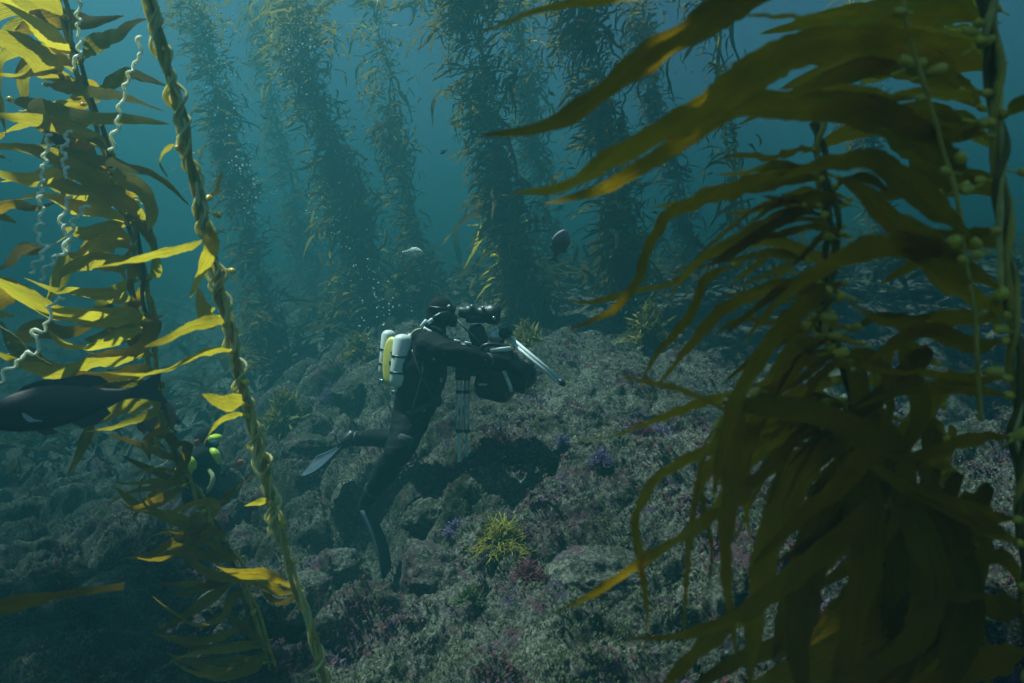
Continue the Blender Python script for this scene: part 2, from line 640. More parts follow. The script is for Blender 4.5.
def seabed_h(x, y):
    h = _raw_h(x, y)
    W = np.zeros_like(h)
    D_ = np.zeros_like(h)
    for fx, fy, rad, dz in _fix:
        g = np.exp(-((x - fx) ** 2 + (y - fy) ** 2) / (rad * rad))
        W += g
        D_ += g * dz
    return h + D_ / np.maximum(W, 1)


def make_seabed():
    ys = np.concatenate([np.geomspace(.8, 2.4, 60, endpoint=False), np.geomspace(2.4, 9.5, 620, endpoint=False), np.geomspace(9.5, 60, 110)])
    us = np.concatenate([np.linspace(-1.5, -.78, 60, endpoint=False), np.linspace(-.78, .78, 640), np.linspace(.78, 1.5, 61)[1:]])
    Y, U = np.meshgrid(ys, us, indexing='ij')
    X = U * (Y + .7)
    x, y = X.ravel(), Y.ravel()
    h = seabed_h(x, y)
    nr, nc = Y.shape
    # push lumps sideways a little so that the slopes overhang and break up
    q = np.stack([x, y, h], 1)
    k = np.clip(1.1 - y / 14, 0, 1)
    x = x + .035 * k * fbm(q * 7 + 5, 3)
    y = y + .05 * k * fbm(q * 6 + 31, 3)
    co = np.stack([x, y, h], 1)
    me = bpy.data.meshes.new("seabed")
    idx = np.arange(nr * nc).reshape(nr, nc)
    quads = np.stack([idx[:-1, :-1], idx[:-1, 1:], idx[1:, 1:], idx[1:, :-1]], -1).reshape(-1, 4)
    me.vertices.add(len(co)); me.vertices.foreach_set("co", co.ravel())
    me.loops.add(quads.size); me.loops.foreach_set("vertex_index", quads.ravel().astype(np.int32))
    me.polygons.add(len(quads))
    me.polygons.foreach_set("loop_start", np.arange(0, quads.size, 4, dtype=np.int32))
    me.polygons.foreach_set("loop_total", np.full(len(quads), 4, dtype=np.int32))
    me.polygons.foreach_set("use_smooth", np.ones(len(quads), dtype=bool))
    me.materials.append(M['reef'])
    me.update(); me.validate()
    o = bpy.data.objects.new("seabed", me)
    COL.objects.link(o)
    o['kind'] = 'structure'
    return o


seabed = make_seabed()


def ground(x, y):
    return float(seabed_h(np.array([x]), np.array([y]))[0])


def on_ground(px, Y, lift=0.0):
    x = (px - CX) / F * Y
    return Vector((x, Y, ground(x, Y) + lift))


# ---- turf: small plants covering the reef, nobody could count them
def make_turf():
    rg = np.random.RandomState(5)
    n = 125000
    Y = np.exp(rg.uniform(np.log(2.3), np.log(10), n))
    U = rg.uniform(-.8, .8, n)
    X = U * Y
    q = np.stack([X, Y, np.zeros(n)], 1)
    patch = fbm(q * 1.6 + 70, 4)
    keep = patch + rg.uniform(-.35, .35, n) > -.12
    X, Y = X[keep], Y[keep]
    n = len(X)
    Z = seabed_h(X, Y)
    q = np.stack([X, Y, Z], 1)
    hue = fbm(q * 2.3 + 11, 4) + .11 * rg.normal(size=n)
    pal = np.array([(.11, .125, .05), (.055, .075, .03), (.15, .055, .065), (.13, .09, .14), (.15, .145, .085), (.20, .20, .155), (.09, .055, .045)])
    k = np.where(hue < -.32, 1, np.where(hue < -.10, 0, np.where(hue < .08, 4, np.where(hue < .22, 6, np.where(hue < .36, 2, 3)))))
    k = np.where(rg.uniform(size=n) < .13, 5, k)
    V, Fc, C = [], [], []
    base = 0
    for b_ in range(5):
        ang = rg.uniform(0, 6.283, n)
        L = rg.uniform(.006, .019, n) * (1 + 1.3 * (k == 3) + .9 * (k == 2)) * (.75 + Y * .06)
        wd = L * rg.uniform(.14, .34, n)
        lean = rg.uniform(.15, 1.0, n)
        d = np.stack([np.cos(ang) * lean, np.sin(ang) * lean, np.ones(n)], 1)
        d = nrm(d)
        s = np.stack([-np.sin(ang + .5), np.cos(ang + .5), np.zeros(n)], 1)
        o = q + np.stack([rg.normal(size=n) * .008, rg.normal(size=n) * .008, np.full(n, -.006)], 1)
        mid = o + d * (L * .6)[:, None]
        tip = o + d * L[:, None] + np.stack([np.cos(ang), np.sin(ang), np.full(n, -.2)], 1) * (L * .25)[:, None]
        vs = np.stack([o - s * (wd * .3)[:, None], o + s * (wd * .3)[:, None], mid + s * wd[:, None], mid - s * wd[:, None], tip], 1)
        V.append(vs.reshape(-1, 3))
        ii = base + np.arange(n) * 5
        Fc.append(np.stack([ii, ii + 1, ii + 2, ii, ii + 2, ii + 3, ii + 3, ii + 2, ii + 4], 1).reshape(-1, 3))
        col = pal[k] * rg.uniform(.72, 1.22, (n, 1))
        C.append(np.repeat(col, 5, axis=0))
        base += n * 5
    V, Fc, C = np.vstack(V), np.vstack(Fc), np.vstack(C)
    me = bpy.data.meshes.new("turf_algae")
    me.vertices.add(len(V)); me.vertices.foreach_set("co", V.ravel())
    me.loops.add(Fc.size); me.loops.foreach_set("vertex_index", Fc.ravel().astype(np.int32))
    me.polygons.add(len(Fc))
    me.polygons.foreach_set("loop_start", np.arange(0, Fc.size, 3, dtype=np.int32))
    me.polygons.foreach_set("loop_total", np.full(len(Fc), 3, dtype=np.int32))
    ca = me.color_attributes.new("tint", 'FLOAT_COLOR', 'POINT')
    ca.data.foreach_set("color", np.hstack([np.clip(C, 0, 1), np.ones((len(C), 1))]).ravel())
    me.materials.append(M['turf'])
    me.update()
    o = bpy.data.objects.new("turf_algae", me)
    COL.objects.link(o)
    tag(o, "short mixed turf of green, red and purple algae covering the reef", "algae", kind='stuff')


make_turf()


# ---- boulders lying on the reef
def boulder(loc, sx, sy, sz, seed, label, sub=5):
    bm = bmesh.new()
    bmesh.ops.create_icosphere(bm, subdivisions=sub, radius=1)
    v = np.array([list(p.co) for p in bm.verts])
    o = np.array([seed * 3.7, seed * 1.9, seed * 5.1])
    # chip facets
    rg = np.random.RandomState(seed)
    for _ in range(11):
        d = nrm(rg.normal(size=3)[None])[0]
        c = rg.uniform(.62, .88)
        dd = v @ d
        v = v - np.where(dd > c, (dd - c) * .85, 0)[:, None] * d
    nn = nrm(v)
    v = v + nn * (.20 * fbm(v * 1.3 + o, 3) + .13 * fbm(v * 3.6 + o, 4, .6) + .06 * fbm(v * 9 + o, 4, .65, True))[:, None]
    v = v * np.array([sx, sy, sz])
    for p, c in zip(bm.verts, v):
        p.co = c
    me = bpy.data.meshes.new("boulder")
    bm.to_mesh(me); bm.free()
    me.polygons.foreach_set("use_smooth", np.ones(len(me.polygons), dtype=bool))
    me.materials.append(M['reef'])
    ob = bpy.data.objects.new("boulder", me)
    ob.location = loc
    ob.rotation_euler = (0, 0, seed * 1.3)
    COL.objects.link(ob)
    tag(ob, label, "boulder", "boulders lying on the reef")


for px, Y, sx, sy, sz, seed, dz, lab in [
    (438, 3.8, .24, .24, .22, 1, -.05, "large pale boulder left of the yellow-green sea fan, its left side falling into shadow"),
    (432, 4.35, .17, .17, .14, 2, .0, "rounded grey boulder just right of the diver's lowered fin"),
    (345, 5.0, .20, .18, .15, 3, .0, "low rounded boulder directly under the diver's raised rear leg"),
    (300, 4.5, .22, .20, .13, 4, .0, "flat topped boulder on the ledge between the thick kelp strand and the lowered fin"),
    (312, 6.0, .22, .2, .15, 5, .0, "encrusted boulder just below the raised rear fin of the diver"),
    (235, 4.6, .30, .25, .13, 6, .0, "dark slab boulder behind the thick kelp strand low on the left"),
    (318, 3.75, .22, .2, .13, 8, -.1, "shadowed boulder at the bottom of the gully left of the large pale one"),
    (120, 5.3, .34, .28, .18, 9, .0, "broad hazy boulder on the left slope below the curled brown kelp"),
    (600, 3.5, .26, .22, .14, 10, -.02, "low dark boulder right of and below the yellow-green sea fan"),
    (30, 4.6, .36, .3, .2, 11, .0, "dark boulder at the lower left edge below the single drifting blade"),
    (350, 7.2, .2, .2, .17, 13, .0, "hazy pale rock in the background behind the diver's knees"),
]:
    boulder(on_ground(px, Y, dz), sx, sy, sz, seed, lab)


# ---- bushy plants: stems branching out of one holdfast
def bush(name, loc, r, h, n, rad, cols, label, cat, group=None, seed=0, droop=.3, leafy=0.0, flat=1.0, fork=2):
    rg = random.Random(seed)
    mb = MB()
    C = []
    for i in range(n):
        a = rg.uniform(0, 2 * math.pi)
        e = rg.uniform(.1, 1.0)
        d = Vector((math.cos(a) * e * r, math.sin(a) * e * r * flat, h * (1.15 - .7 * e) * rg.uniform(.7, 1.1)))
        p0 = Vector((rg.uniform(-.1, .1) * r, rg.uniform(-.1, .1) * r * flat, -.03))
        mid = p0 + d * .55 + Vector((0, 0, h * .12))
        tip = p0 + d - Vector((0, 0, droop * h * e))
        stems = [[p0, mid, tip]]
        for _ in range(fork):
            t = rg.uniform(.35, .75)
            s = p0.lerp(tip, t) + Vector((0, 0, h * .08))
            stems.append([s, s.lerp(tip, .5) + Vector((rg.uniform(-1, 1), rg.uniform(-1, 1) * flat, rg.uniform(-.2, 1))) * r * .16,
                          tip + Vector((rg.uniform(-1, 1), rg.uniform(-1, 1) * flat, rg.uniform(-.6, 1))) * r * .33])
        c = rg.choice(cols)
        g = rg.uniform(.65, 1.3)
        for st in stems:
            v0 = len(mb.v)
            q = spline(st, 6)
            if leafy:
                ribbon(mb, st, leafy * rg.uniform(.6, 1.3), rg.uniform(0, 6), rg.uniform(-2, 2), .2, rg.random(), nl=7, nw=2, face=(rg.uniform(-1, 1), rg.uniform(-1, 1), .3))
            else:
                tube(mb, q, np.linspace(rad, rad * .45, 6), 4)
            C += [(c[0] * g, c[1] * g, c[2] * g, 1)] * (len(mb.v) - v0)
    mb.v = [(x + loc[0], y + loc[1], z + loc[2]) for x, y, z in mb.v]
    o = mb.build(name, M['turf'], None, loc)
    ca = o.data.color_attributes.new("tint", 'FLOAT_COLOR', 'POINT')
    ca.data.foreach_set("color", np.clip(np.array(C), 0, 1).ravel())
    tag(o, label, cat, group)
    return o


PUR = [(.22, .16, .33), (.28, .21, .38), (.17, .12, .25)]
RED = [(.22, .05, .08), (.16, .04, .05), (.28, .10, .12)]
YEL = [(.40, .34, .05), (.32, .31, .06), (.46, .38, .07)]
OLV = [(.32, .26, .05), (.42, .34, .07), (.22, .19, .04)]
GRN = [(.10, .14, .05), (.14, .18, .07)]
bush("sea_fan", on_ground(500, 3.72, .0), .18, .10, 260, .0036, YEL, "yellow-green branching sea fan on the reef below the tripod", "sea fan", seed=3, droop=.85, fork=3)
for px, Y, r_, h_, cols, lab, sd in [
    (565, 4.75, .11, .13, PUR, "bright purple tuft of algae right of the tripod feet, the largest purple one", 4),
    (600, 4.3, .09, .10, PUR, "purple tuft right of and below the largest purple one", 5),
    (455, 3.85, .07, .08, PUR, "small purple tuft on the rock left of the yellow-green sea fan", 6),
    (335, 7.6, .20, .18, PUR, "hazy purple clump in the background behind the diver's raised rear leg", 7),
    (575, 5.5, .13, .11, RED, "dark red tuft on the slope below the slanting tripod leg", 8),
    (500, 4.9, .13, .11, RED, "reddish tuft just right of the upright tripod legs", 9),
    (528, 3.45, .10, .09, RED, "wine red tuft right below the yellow-green sea fan", 10),
    (640, 5.0, .12, .10, RED, "reddish tuft near the left tips of the dark foreground kelp", 11),
    (660, 5.2, .12, .10, PUR, "pale purple tuft behind the drooping tips of the dark foreground kelp", 12),
    (470, 3.3, .08, .08, GRN, "green tuft on the boulder below the yellow-green sea fan", 13),
]:
    bush("algae_tuft", on_ground(px, Y), r_, h_, 110, .0032, cols, lab, "algae tuft", "tufts of coloured algae on the reef", sd, fork=2)
bush("bushy_seaweed", on_ground(284, 7.4), .33, .52, 150, .006, OLV, "olive bushy seaweed in mid distance right of the thick kelp strand", "seaweed", "bushy seaweeds", 21, .35, leafy=.035)
bush("bushy_seaweed", on_ground(648, 7.2), .28, .45, 110, .006, OLV, "olive bushy seaweed at the foot of the kelp column right of the camera", "seaweed", "bushy seaweeds", 22, .35, leafy=.03)
bush("bushy_seaweed", on_ground(360, 8.6), .30, .36, 80, .006, OLV, "hazy seaweed bush left of the diver's white tanks", "seaweed", "bushy seaweeds", 23, .35, leafy=.03)
bush("bushy_seaweed", on_ground(525, 7.5), .25, .30, 80, .006, OLV, "olive seaweed bush behind the camera housing at the foot of a kelp column", "seaweed", "bushy seaweeds", 24, .35, leafy=.03)


# ------------------------------------------------------------------ kelp columns in the middle distance
def far_blades(kind, n, nl, nw):
    """a few blades, base at the origin, streaming along +X and sagging"""
    out = []
    for k in range(n):
        rg = random.Random(100 + k)
        L = rg.uniform(.32, .56)
        up = rg.uniform(-.05, .25)
        bend = rg.uniform(.2, 1.0)
        pts = [Vector((0, 0, 0)), Vector((L * .3, rg.uniform(-.05, .05), L * up * .5)), Vector((L * .65, rg.uniform(-.08, .08), L * (up * .4 - .12 * bend))),
               Vector((L * .95, rg.uniform(-.12, .12), L * (up * .2 - .42 * bend)))]
        mb = MB()
        ribbon(mb, pts, rg.uniform(.035, .062), rg.uniform(-.5, .5), rg.uniform(-1.5, 1.5), .2, k, nl=nl, nw=nw, face=(0, rg.uniform(-1, 1), 1))
        out.append(mb)
    return out


_fb = [b.mesh("blade", M['kelp_far']) for b in far_blades('far', 9, 12, 2)]
_fbg = [b.mesh("blade", M['kelp_gold']) for b in far_blades('gold', 6, 12, 2)]
_fbm = far_blades('mass', 7, 7, 1)


def kelp_column(p_top, p_bot, label, nb, nmass, width=1.0, seed=0, pale=.1, stipes=3, strands=0, nlong=0, lower_sunlit=False, mat='kelp_far'):
    rg = random.Random(seed)
    ext = (p_top - p_bot).normalized()
    top = p_top + ext * ((5.6 - p_top.z) / max(ext.z, .3)) if p_top.z < 5.5 else p_top
    L = (top - p_bot).length
    root = empty("giant_kelp", p_bot, label, "kelp", "giant kelp columns in the hazy background")
    cur = [p_bot, p_bot.lerp(top, .33) + Vector((rg.uniform(-.1, .1), rg.uniform(-.1, .1), 0)), p_bot.lerp(top, .66) + Vector((rg.uniform(-.1, .1), rg.uniform(-.1, .1), 0)), top]
    c = spline(cur, 40)
    for s in range(stipes):
        a0 = rg.uniform(0, 6)
        tw = rg.uniform(3, 7)
        q = c + np.array([[.05 * math.cos(a0 + tw * i / 10), .05 * math.sin(a0 + tw * i / 10), 0] for i in range(40)])
        mb = MB()
        tube(mb, q, .013, 5)
        mb.build("stipe", M['stipe'], root)
    for s in range(strands):
        a0 = rg.uniform(0, 6)
        tw = rg.uniform(8, 16)
        q = spline([Vector(v) for v in c], 120)[:70]
        q = q + np.array([[.09 * math.cos(a0 + tw * i / 12), .06 * math.sin(a0 + tw * i / 12), .02 * math.sin(i * 1.3 + a0)] for i in range(len(q))])
        mb = MB()
        tube(mb, q, .014, 5)
        mb.build("wavy_strand", M['stipe_white'], root)

    clump = [(rg.gauss(0, .55), rg.gauss(.12, .22), rg.uniform(.6, 1.35), rg.uniform(.25, 1), rg.uniform(.6, 1.5)) for _ in range(17)]

    def place():
        while True:
            t = rg.random() ** 1.15
            da, dd, ds, dens_, spread = clump[min(16, int(t * 17 + rg.gauss(0, .5))) if t > .03 else 0]
            if rg.random() < dens_: break
        p = Vector(c[min(39, int(t * 39))])
        p = p + (Vector(c[min(39, int(t * 39) + 1)]) - p) * rg.random()
        az = rg.gauss(math.pi + da, 1.0)
        dens = width * 1.12 * (.72 + .28 * math.sin(t * 5 + seed) + .35 * t)
        p = p + Vector((rg.gauss(0, .15), rg.gauss(0, .15), 0)) * dens * spread
        sc = ds * rg.uniform(.35, .85) * (.8 + .3 * width)
        return t, p, Matrix.Translation(p - p_bot) @ Matrix.Rotation(az, 4, 'Z') @ Matrix.Rotation(rg.gauss(dd + .1, .38), 4, 'Y') @ Matrix.Rotation(rg.gauss(0, .5), 4, 'X') @ Matrix.Diagonal((sc, sc, sc, 1))
    for i in range(nb):
        t, p, mt = place()
        gold = rg.random() < (pale * (3.2 if lower_sunlit and t < .3 else 1))
        o = bpy.data.objects.new("blade", rg.choice(_fbg if gold else _fb))
        o.matrix_local = mt
        COL.objects.link(o)
        o.parent = root
    if lower_sunlit:  # foot blades in gold, sunlight put into their colour
        for i in range(70):
            q = Vector(c[int(rg.uniform(0, 9))]) + Vector((rg.gauss(-.05, .12), rg.gauss(-.15, .08), rg.uniform(-.05, .1)))
            k = rg.uniform(.5, 1.0)
            o = bpy.data.objects.new("blade", rg.choice(_fbg))
            o.matrix_local = Matrix.Translation(q - p_bot) @ Matrix.Rotation(rg.gauss(math.pi, 1.2), 4, 'Z') @ Matrix.Rotation(rg.gauss(.2, .4), 4, 'Y') @ Matrix.Diagonal((k, k, k, 1))
            COL.objects.link(o)
            o.parent = root
    for i in range(nlong):
        t, p, mt = place()
        if t < .2: continue
        k = rg.uniform(1.2, 2.0)
        o = bpy.data.objects.new("blade", rg.choice(_fbg if rg.random() < .3 else _fb))
        o.matrix_local = mt @ Matrix.Rotation(rg.uniform(.2, .9), 4, 'Y') @ Matrix.Diagonal((k, k * .9, k, 1))
        COL.objects.link(o)
        o.parent = root
    if nmass:
        mb = MB()
        for i in range(int(nmass * 1.7)):
            t, p, mt = place()
            src = rg.choice(_fbm)
            mw = np.array(mt)
            v = np.array(src.v) @ mw[:3, :3].T + mw[:3, 3] + np.array(p_bot)
            mb.add(v, src.f, [src.uv[j] for j in range(len(src.v))])
        o = mb.build("blade_mass", M[mat], root)
        o['kind'] = 'stuff'
    return root


kelp_column(P(196, 0, 11.8), on_ground(288, 9.9), "hazy kelp column leaning left behind the stream of bubbles", 170, 884, 1.0, 1)
kelp_column(P(300, 0, 11.2), on_ground(372, 10.5), "broad dark hazy kelp column left of the spotted pale fish", 180, 1292, 1.25, 2, nlong=30)
kelp_column(P(375, 0, 12.1), on_ground(432, 11.1), "thinner hazy kelp column rising right above the spotted pale fish", 130, 442, .9, 3, nlong=35)
kelp_column(P(472, 0, 9.0), on_ground(538, 8.6), "dark dense kelp column rising behind the camera housing with yellow blades coloured as sunlit at its foot", 240, 1394, 1.0, 4, pale=.24, strands=2, lower_sunlit=True, nlong=60)
kelp_column(P(578, 0, 9.6), on_ground(650, 8.3), "kelp column with pale twisted strands rising from the seaweed bush right of the camera", 220, 952, 1.05, 5, pale=.34, strands=4, nlong=70)
kelp_column(P(712, 0, 9.0), on_ground(748, 8.5), "slender pale kelp strand in the background behind the long foreground blades", 95, 102, .62, 6, pale=.7, strands=3, nlong=24)
kelp_column(P(515, 0, 15.1), on_ground(560, 14.0), "very faint kelp column between the two dark background columns", 60, 714, 1.2, 7)
kelp_column(P(255, 0, 16.8), on_ground(318, 16.2), "faintest kelp column between the two hazy columns left of the diver", 60, 714, 1.2, 8)
kelp_column(P(640, 0, 14.6), on_ground(700, 13.4), "faint bluish kelp column right of the pale twisted strands", 60, 714, 1.1, 9)
kelp_column(P(850, 0, 12.3), on_ground(890, 11.8), "faint kelp column showing between the foreground fronds on the right", 60, 510, 1.0, 10)


# ---- low kelp added to darken the far floor, its shade put into the colour
def floor_shade():
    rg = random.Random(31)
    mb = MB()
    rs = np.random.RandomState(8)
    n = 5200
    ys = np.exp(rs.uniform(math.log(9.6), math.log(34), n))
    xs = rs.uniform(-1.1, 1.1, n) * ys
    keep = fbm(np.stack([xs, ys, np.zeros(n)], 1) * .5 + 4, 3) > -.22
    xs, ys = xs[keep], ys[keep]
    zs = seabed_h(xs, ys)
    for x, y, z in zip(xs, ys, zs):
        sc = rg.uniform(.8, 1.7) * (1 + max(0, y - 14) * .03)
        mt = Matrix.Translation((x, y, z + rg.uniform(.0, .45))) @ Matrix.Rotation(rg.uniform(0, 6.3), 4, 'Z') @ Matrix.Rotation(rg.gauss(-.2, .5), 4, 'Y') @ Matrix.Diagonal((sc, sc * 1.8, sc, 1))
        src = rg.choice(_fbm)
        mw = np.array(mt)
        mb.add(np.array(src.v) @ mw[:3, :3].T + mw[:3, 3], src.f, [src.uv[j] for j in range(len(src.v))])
    o = mb.build("floor_shade_kelp", M['floor_shade'])
    tag(o, "low kelp added to darken the far floor of the forest", "kelp", kind='stuff')


floor_shade()


# ------------------------------------------------------------------ foreground kelp
def float_bulb(parent, p, d, r=.011, stalk=.03):
    """gas float between stipe and blade: short stalk and pear"""
    d = Vector(d).normalized()
    rot = d.to_track_quat('Z', 'Y').to_matrix()
    mb = MB()
    ball(mb, Vector(p) + d * r * 1.2, r, r, r * 1.75, rot, 10, 8, pear=.22)
    tube(mb, [Vector(p) - d * stalk, Vector(p) - d * stalk * .4, Vector(p)], [r * .22, r * .22, r * .35], 5)
    return mb.build("float_bulb", M['bulb'], parent)


def frond(root, spec, width, mat='kelp', phi=0.0, twist=0.0, seed=0, bulb=.011, ruffle=.13, nl=38, cup=.15, tipw=0, basew=.18, nw=6):
    """one blade: spec is a list of (px, py, distance), base first"""
    pts = [P(*q) for q in spec]
    if bulb:
        d0 = (pts[1] - pts[0]).normalized()
        b0 = pts[0]
        pts[0] = b0 + d0 * bulb * 2.6
    mb = MB()
    ribbon(mb, pts, width, phi, twist, ruffle, seed, nl=nl, nw=nw, cup=cup, tipw=tipw, basew=basew)
    o = mb.build("blade", M[mat], root)
    if bulb:
        float_bulb(o, b0, d0, bulb)
    return o


def stipe(root, spec, rad, mat='stipe', name="stipe", n=60, ns=7, helix=0.0, turns=0.0, ph=0.0, wob=0.0, taper=1.0):
    c = spline([P(*q) for q in spec], n)
    t = nrm(np.gradient(c, axis=0))
    a = nrm(np.cross(t, np.array([0.2, 1, 0.1])))
    b = np.cross(t, a)
    s = np.linspace(0, 1, n)
    an = 2 * math.pi * turns * s + ph
    amp = helix * (1 + .35 * np.sin(s * 23 + ph * 2) + .3 * np.sin(s * 61 + ph * 5))
    an = an + .9 * np.sin(s * 17 + ph * 3) + .5 * np.sin(s * 41 + ph)
    q = c + a * (amp * np.cos(an))[:, None] + b * (amp * np.sin(an))[:, None]
    if wob:
        q = q + a * (wob * np.sin(s * n * .42 + ph))[:, None]
    mb = MB()
    tube(mb, q, np.linspace(rad, rad * taper, n) * (1 + .12 * np.sin(s * n * .9 + ph)), ns)
    return mb.build(name, M[mat], root)


# A: the thick twisted strand crossing the left of the picture
A_LINE = [(137, -60, 2.0), (150, 5, 2.05), (178, 110, 2.1), (200, 205, 2.15), (222, 300, 2.2), (243, 390, 2.25), (262, 460, 2.28), (283, 545, 2.3), (308, 620, 2.32), (330, 700, 2.35)]
ka = empty("kelp_strand", P(330, 700, 2.35), "thick twisted kelp strand wound with pale wavy stems, running top to bottom on the left", "kelp")
for k in range(4):
    stipe(ka, A_LINE, .0085, 'stipe' if k < 2 else 'stipe_pale', n=110, helix=.0095, turns=7.5, ph=k * 1.57, taper=.7)
for k in range(5):
    stipe(ka, A_LINE[:8] if k < 4 else A_LINE, .0048, 'stipe_pale' if k % 2 else 'stipe_white', "wavy_strand", n=260, ns=5, helix=.0165, turns=5 + 2.3 * k, ph=k * 1.3, wob=.006 + .003 * (k % 3))
for i, (spec, wd, phi, tw, mt) in enumerate([
    ([(212, 236, 2.16), (190, 247, 2.1), (160, 254, 2.05), (128, 262, 2.02), (88, 269, 2.0)], .036, .75, .5, 'kelp_gold'),
    ([(208, 222, 2.15), (212, 245, 2.1), (203, 270, 2.08), (190, 298, 2.06)], .055, .35, .6, 'kelp_gold'),
    ([(226, 325, 2.2), (214, 322, 2.1), (190, 327, 2.05), (168, 339, 2.02), (144, 347, 2.0)], .042, .8, -.5, 'kelp_gold'),
    ([(234, 352, 2.2), (222, 350, 2.12), (198, 355, 2.05), (170, 369, 2.0), (138, 375, 1.98), (102, 372, 1.97)], .034, .7, .5, 'kelp_gold'),
    ([(246, 405, 2.22), (234, 403, 2.15), (218, 401, 2.1), (202, 394, 2.08)], .060, .45, .2, 'kelp_gold'),
    ([(250, 416, 2.25), (236, 415, 2.2), (219, 422, 2.16), (207, 438, 2.12), (203, 446, 2.1)], .026, .8, .5, 'kelp_gold'),
    ([(221, 318, 2.25), (209, 318, 2.3), (201, 306, 2.32), (198, 288, 2.34)], .07, .3, .3, 'kelp_gold'),
    ([(274, 504, 2.28), (266, 501, 2.25), (256, 503, 2.22), (244, 506, 2.2)], .024, .6, .3, 'kelp_gold'),
    ([(184, 150, 2.12), (172, 146, 2.1), (160, 160, 2.08), (168, 178, 2.06)], .03, .9, .5, 'kelp_gold'),
    ([(207, 200, 2.2), (216, 190, 2.25), (222, 172, 2.28)], .026, .6, .4, 'kelp_gold'),
    ([(300, 590, 2.32), (286, 584, 2.3), (262, 574, 2.28), (240, 574, 2.25), (215, 566, 2.2)], .05, .7, .4, 'kelp'),
]):
    frond(ka, spec, wd, mt, phi, tw, seed=300 + i, bulb=.009)
for (px, py, Y) in [(229, 270, 2.2), (243, 381, 2.22), (281, 522, 2.28), (214, 214, 2.14), (290, 560, 2.3), (262, 455, 2.26)]:
    float_bulb(ka, P(px, py, Y), (.7, -.3, -.2), .009)

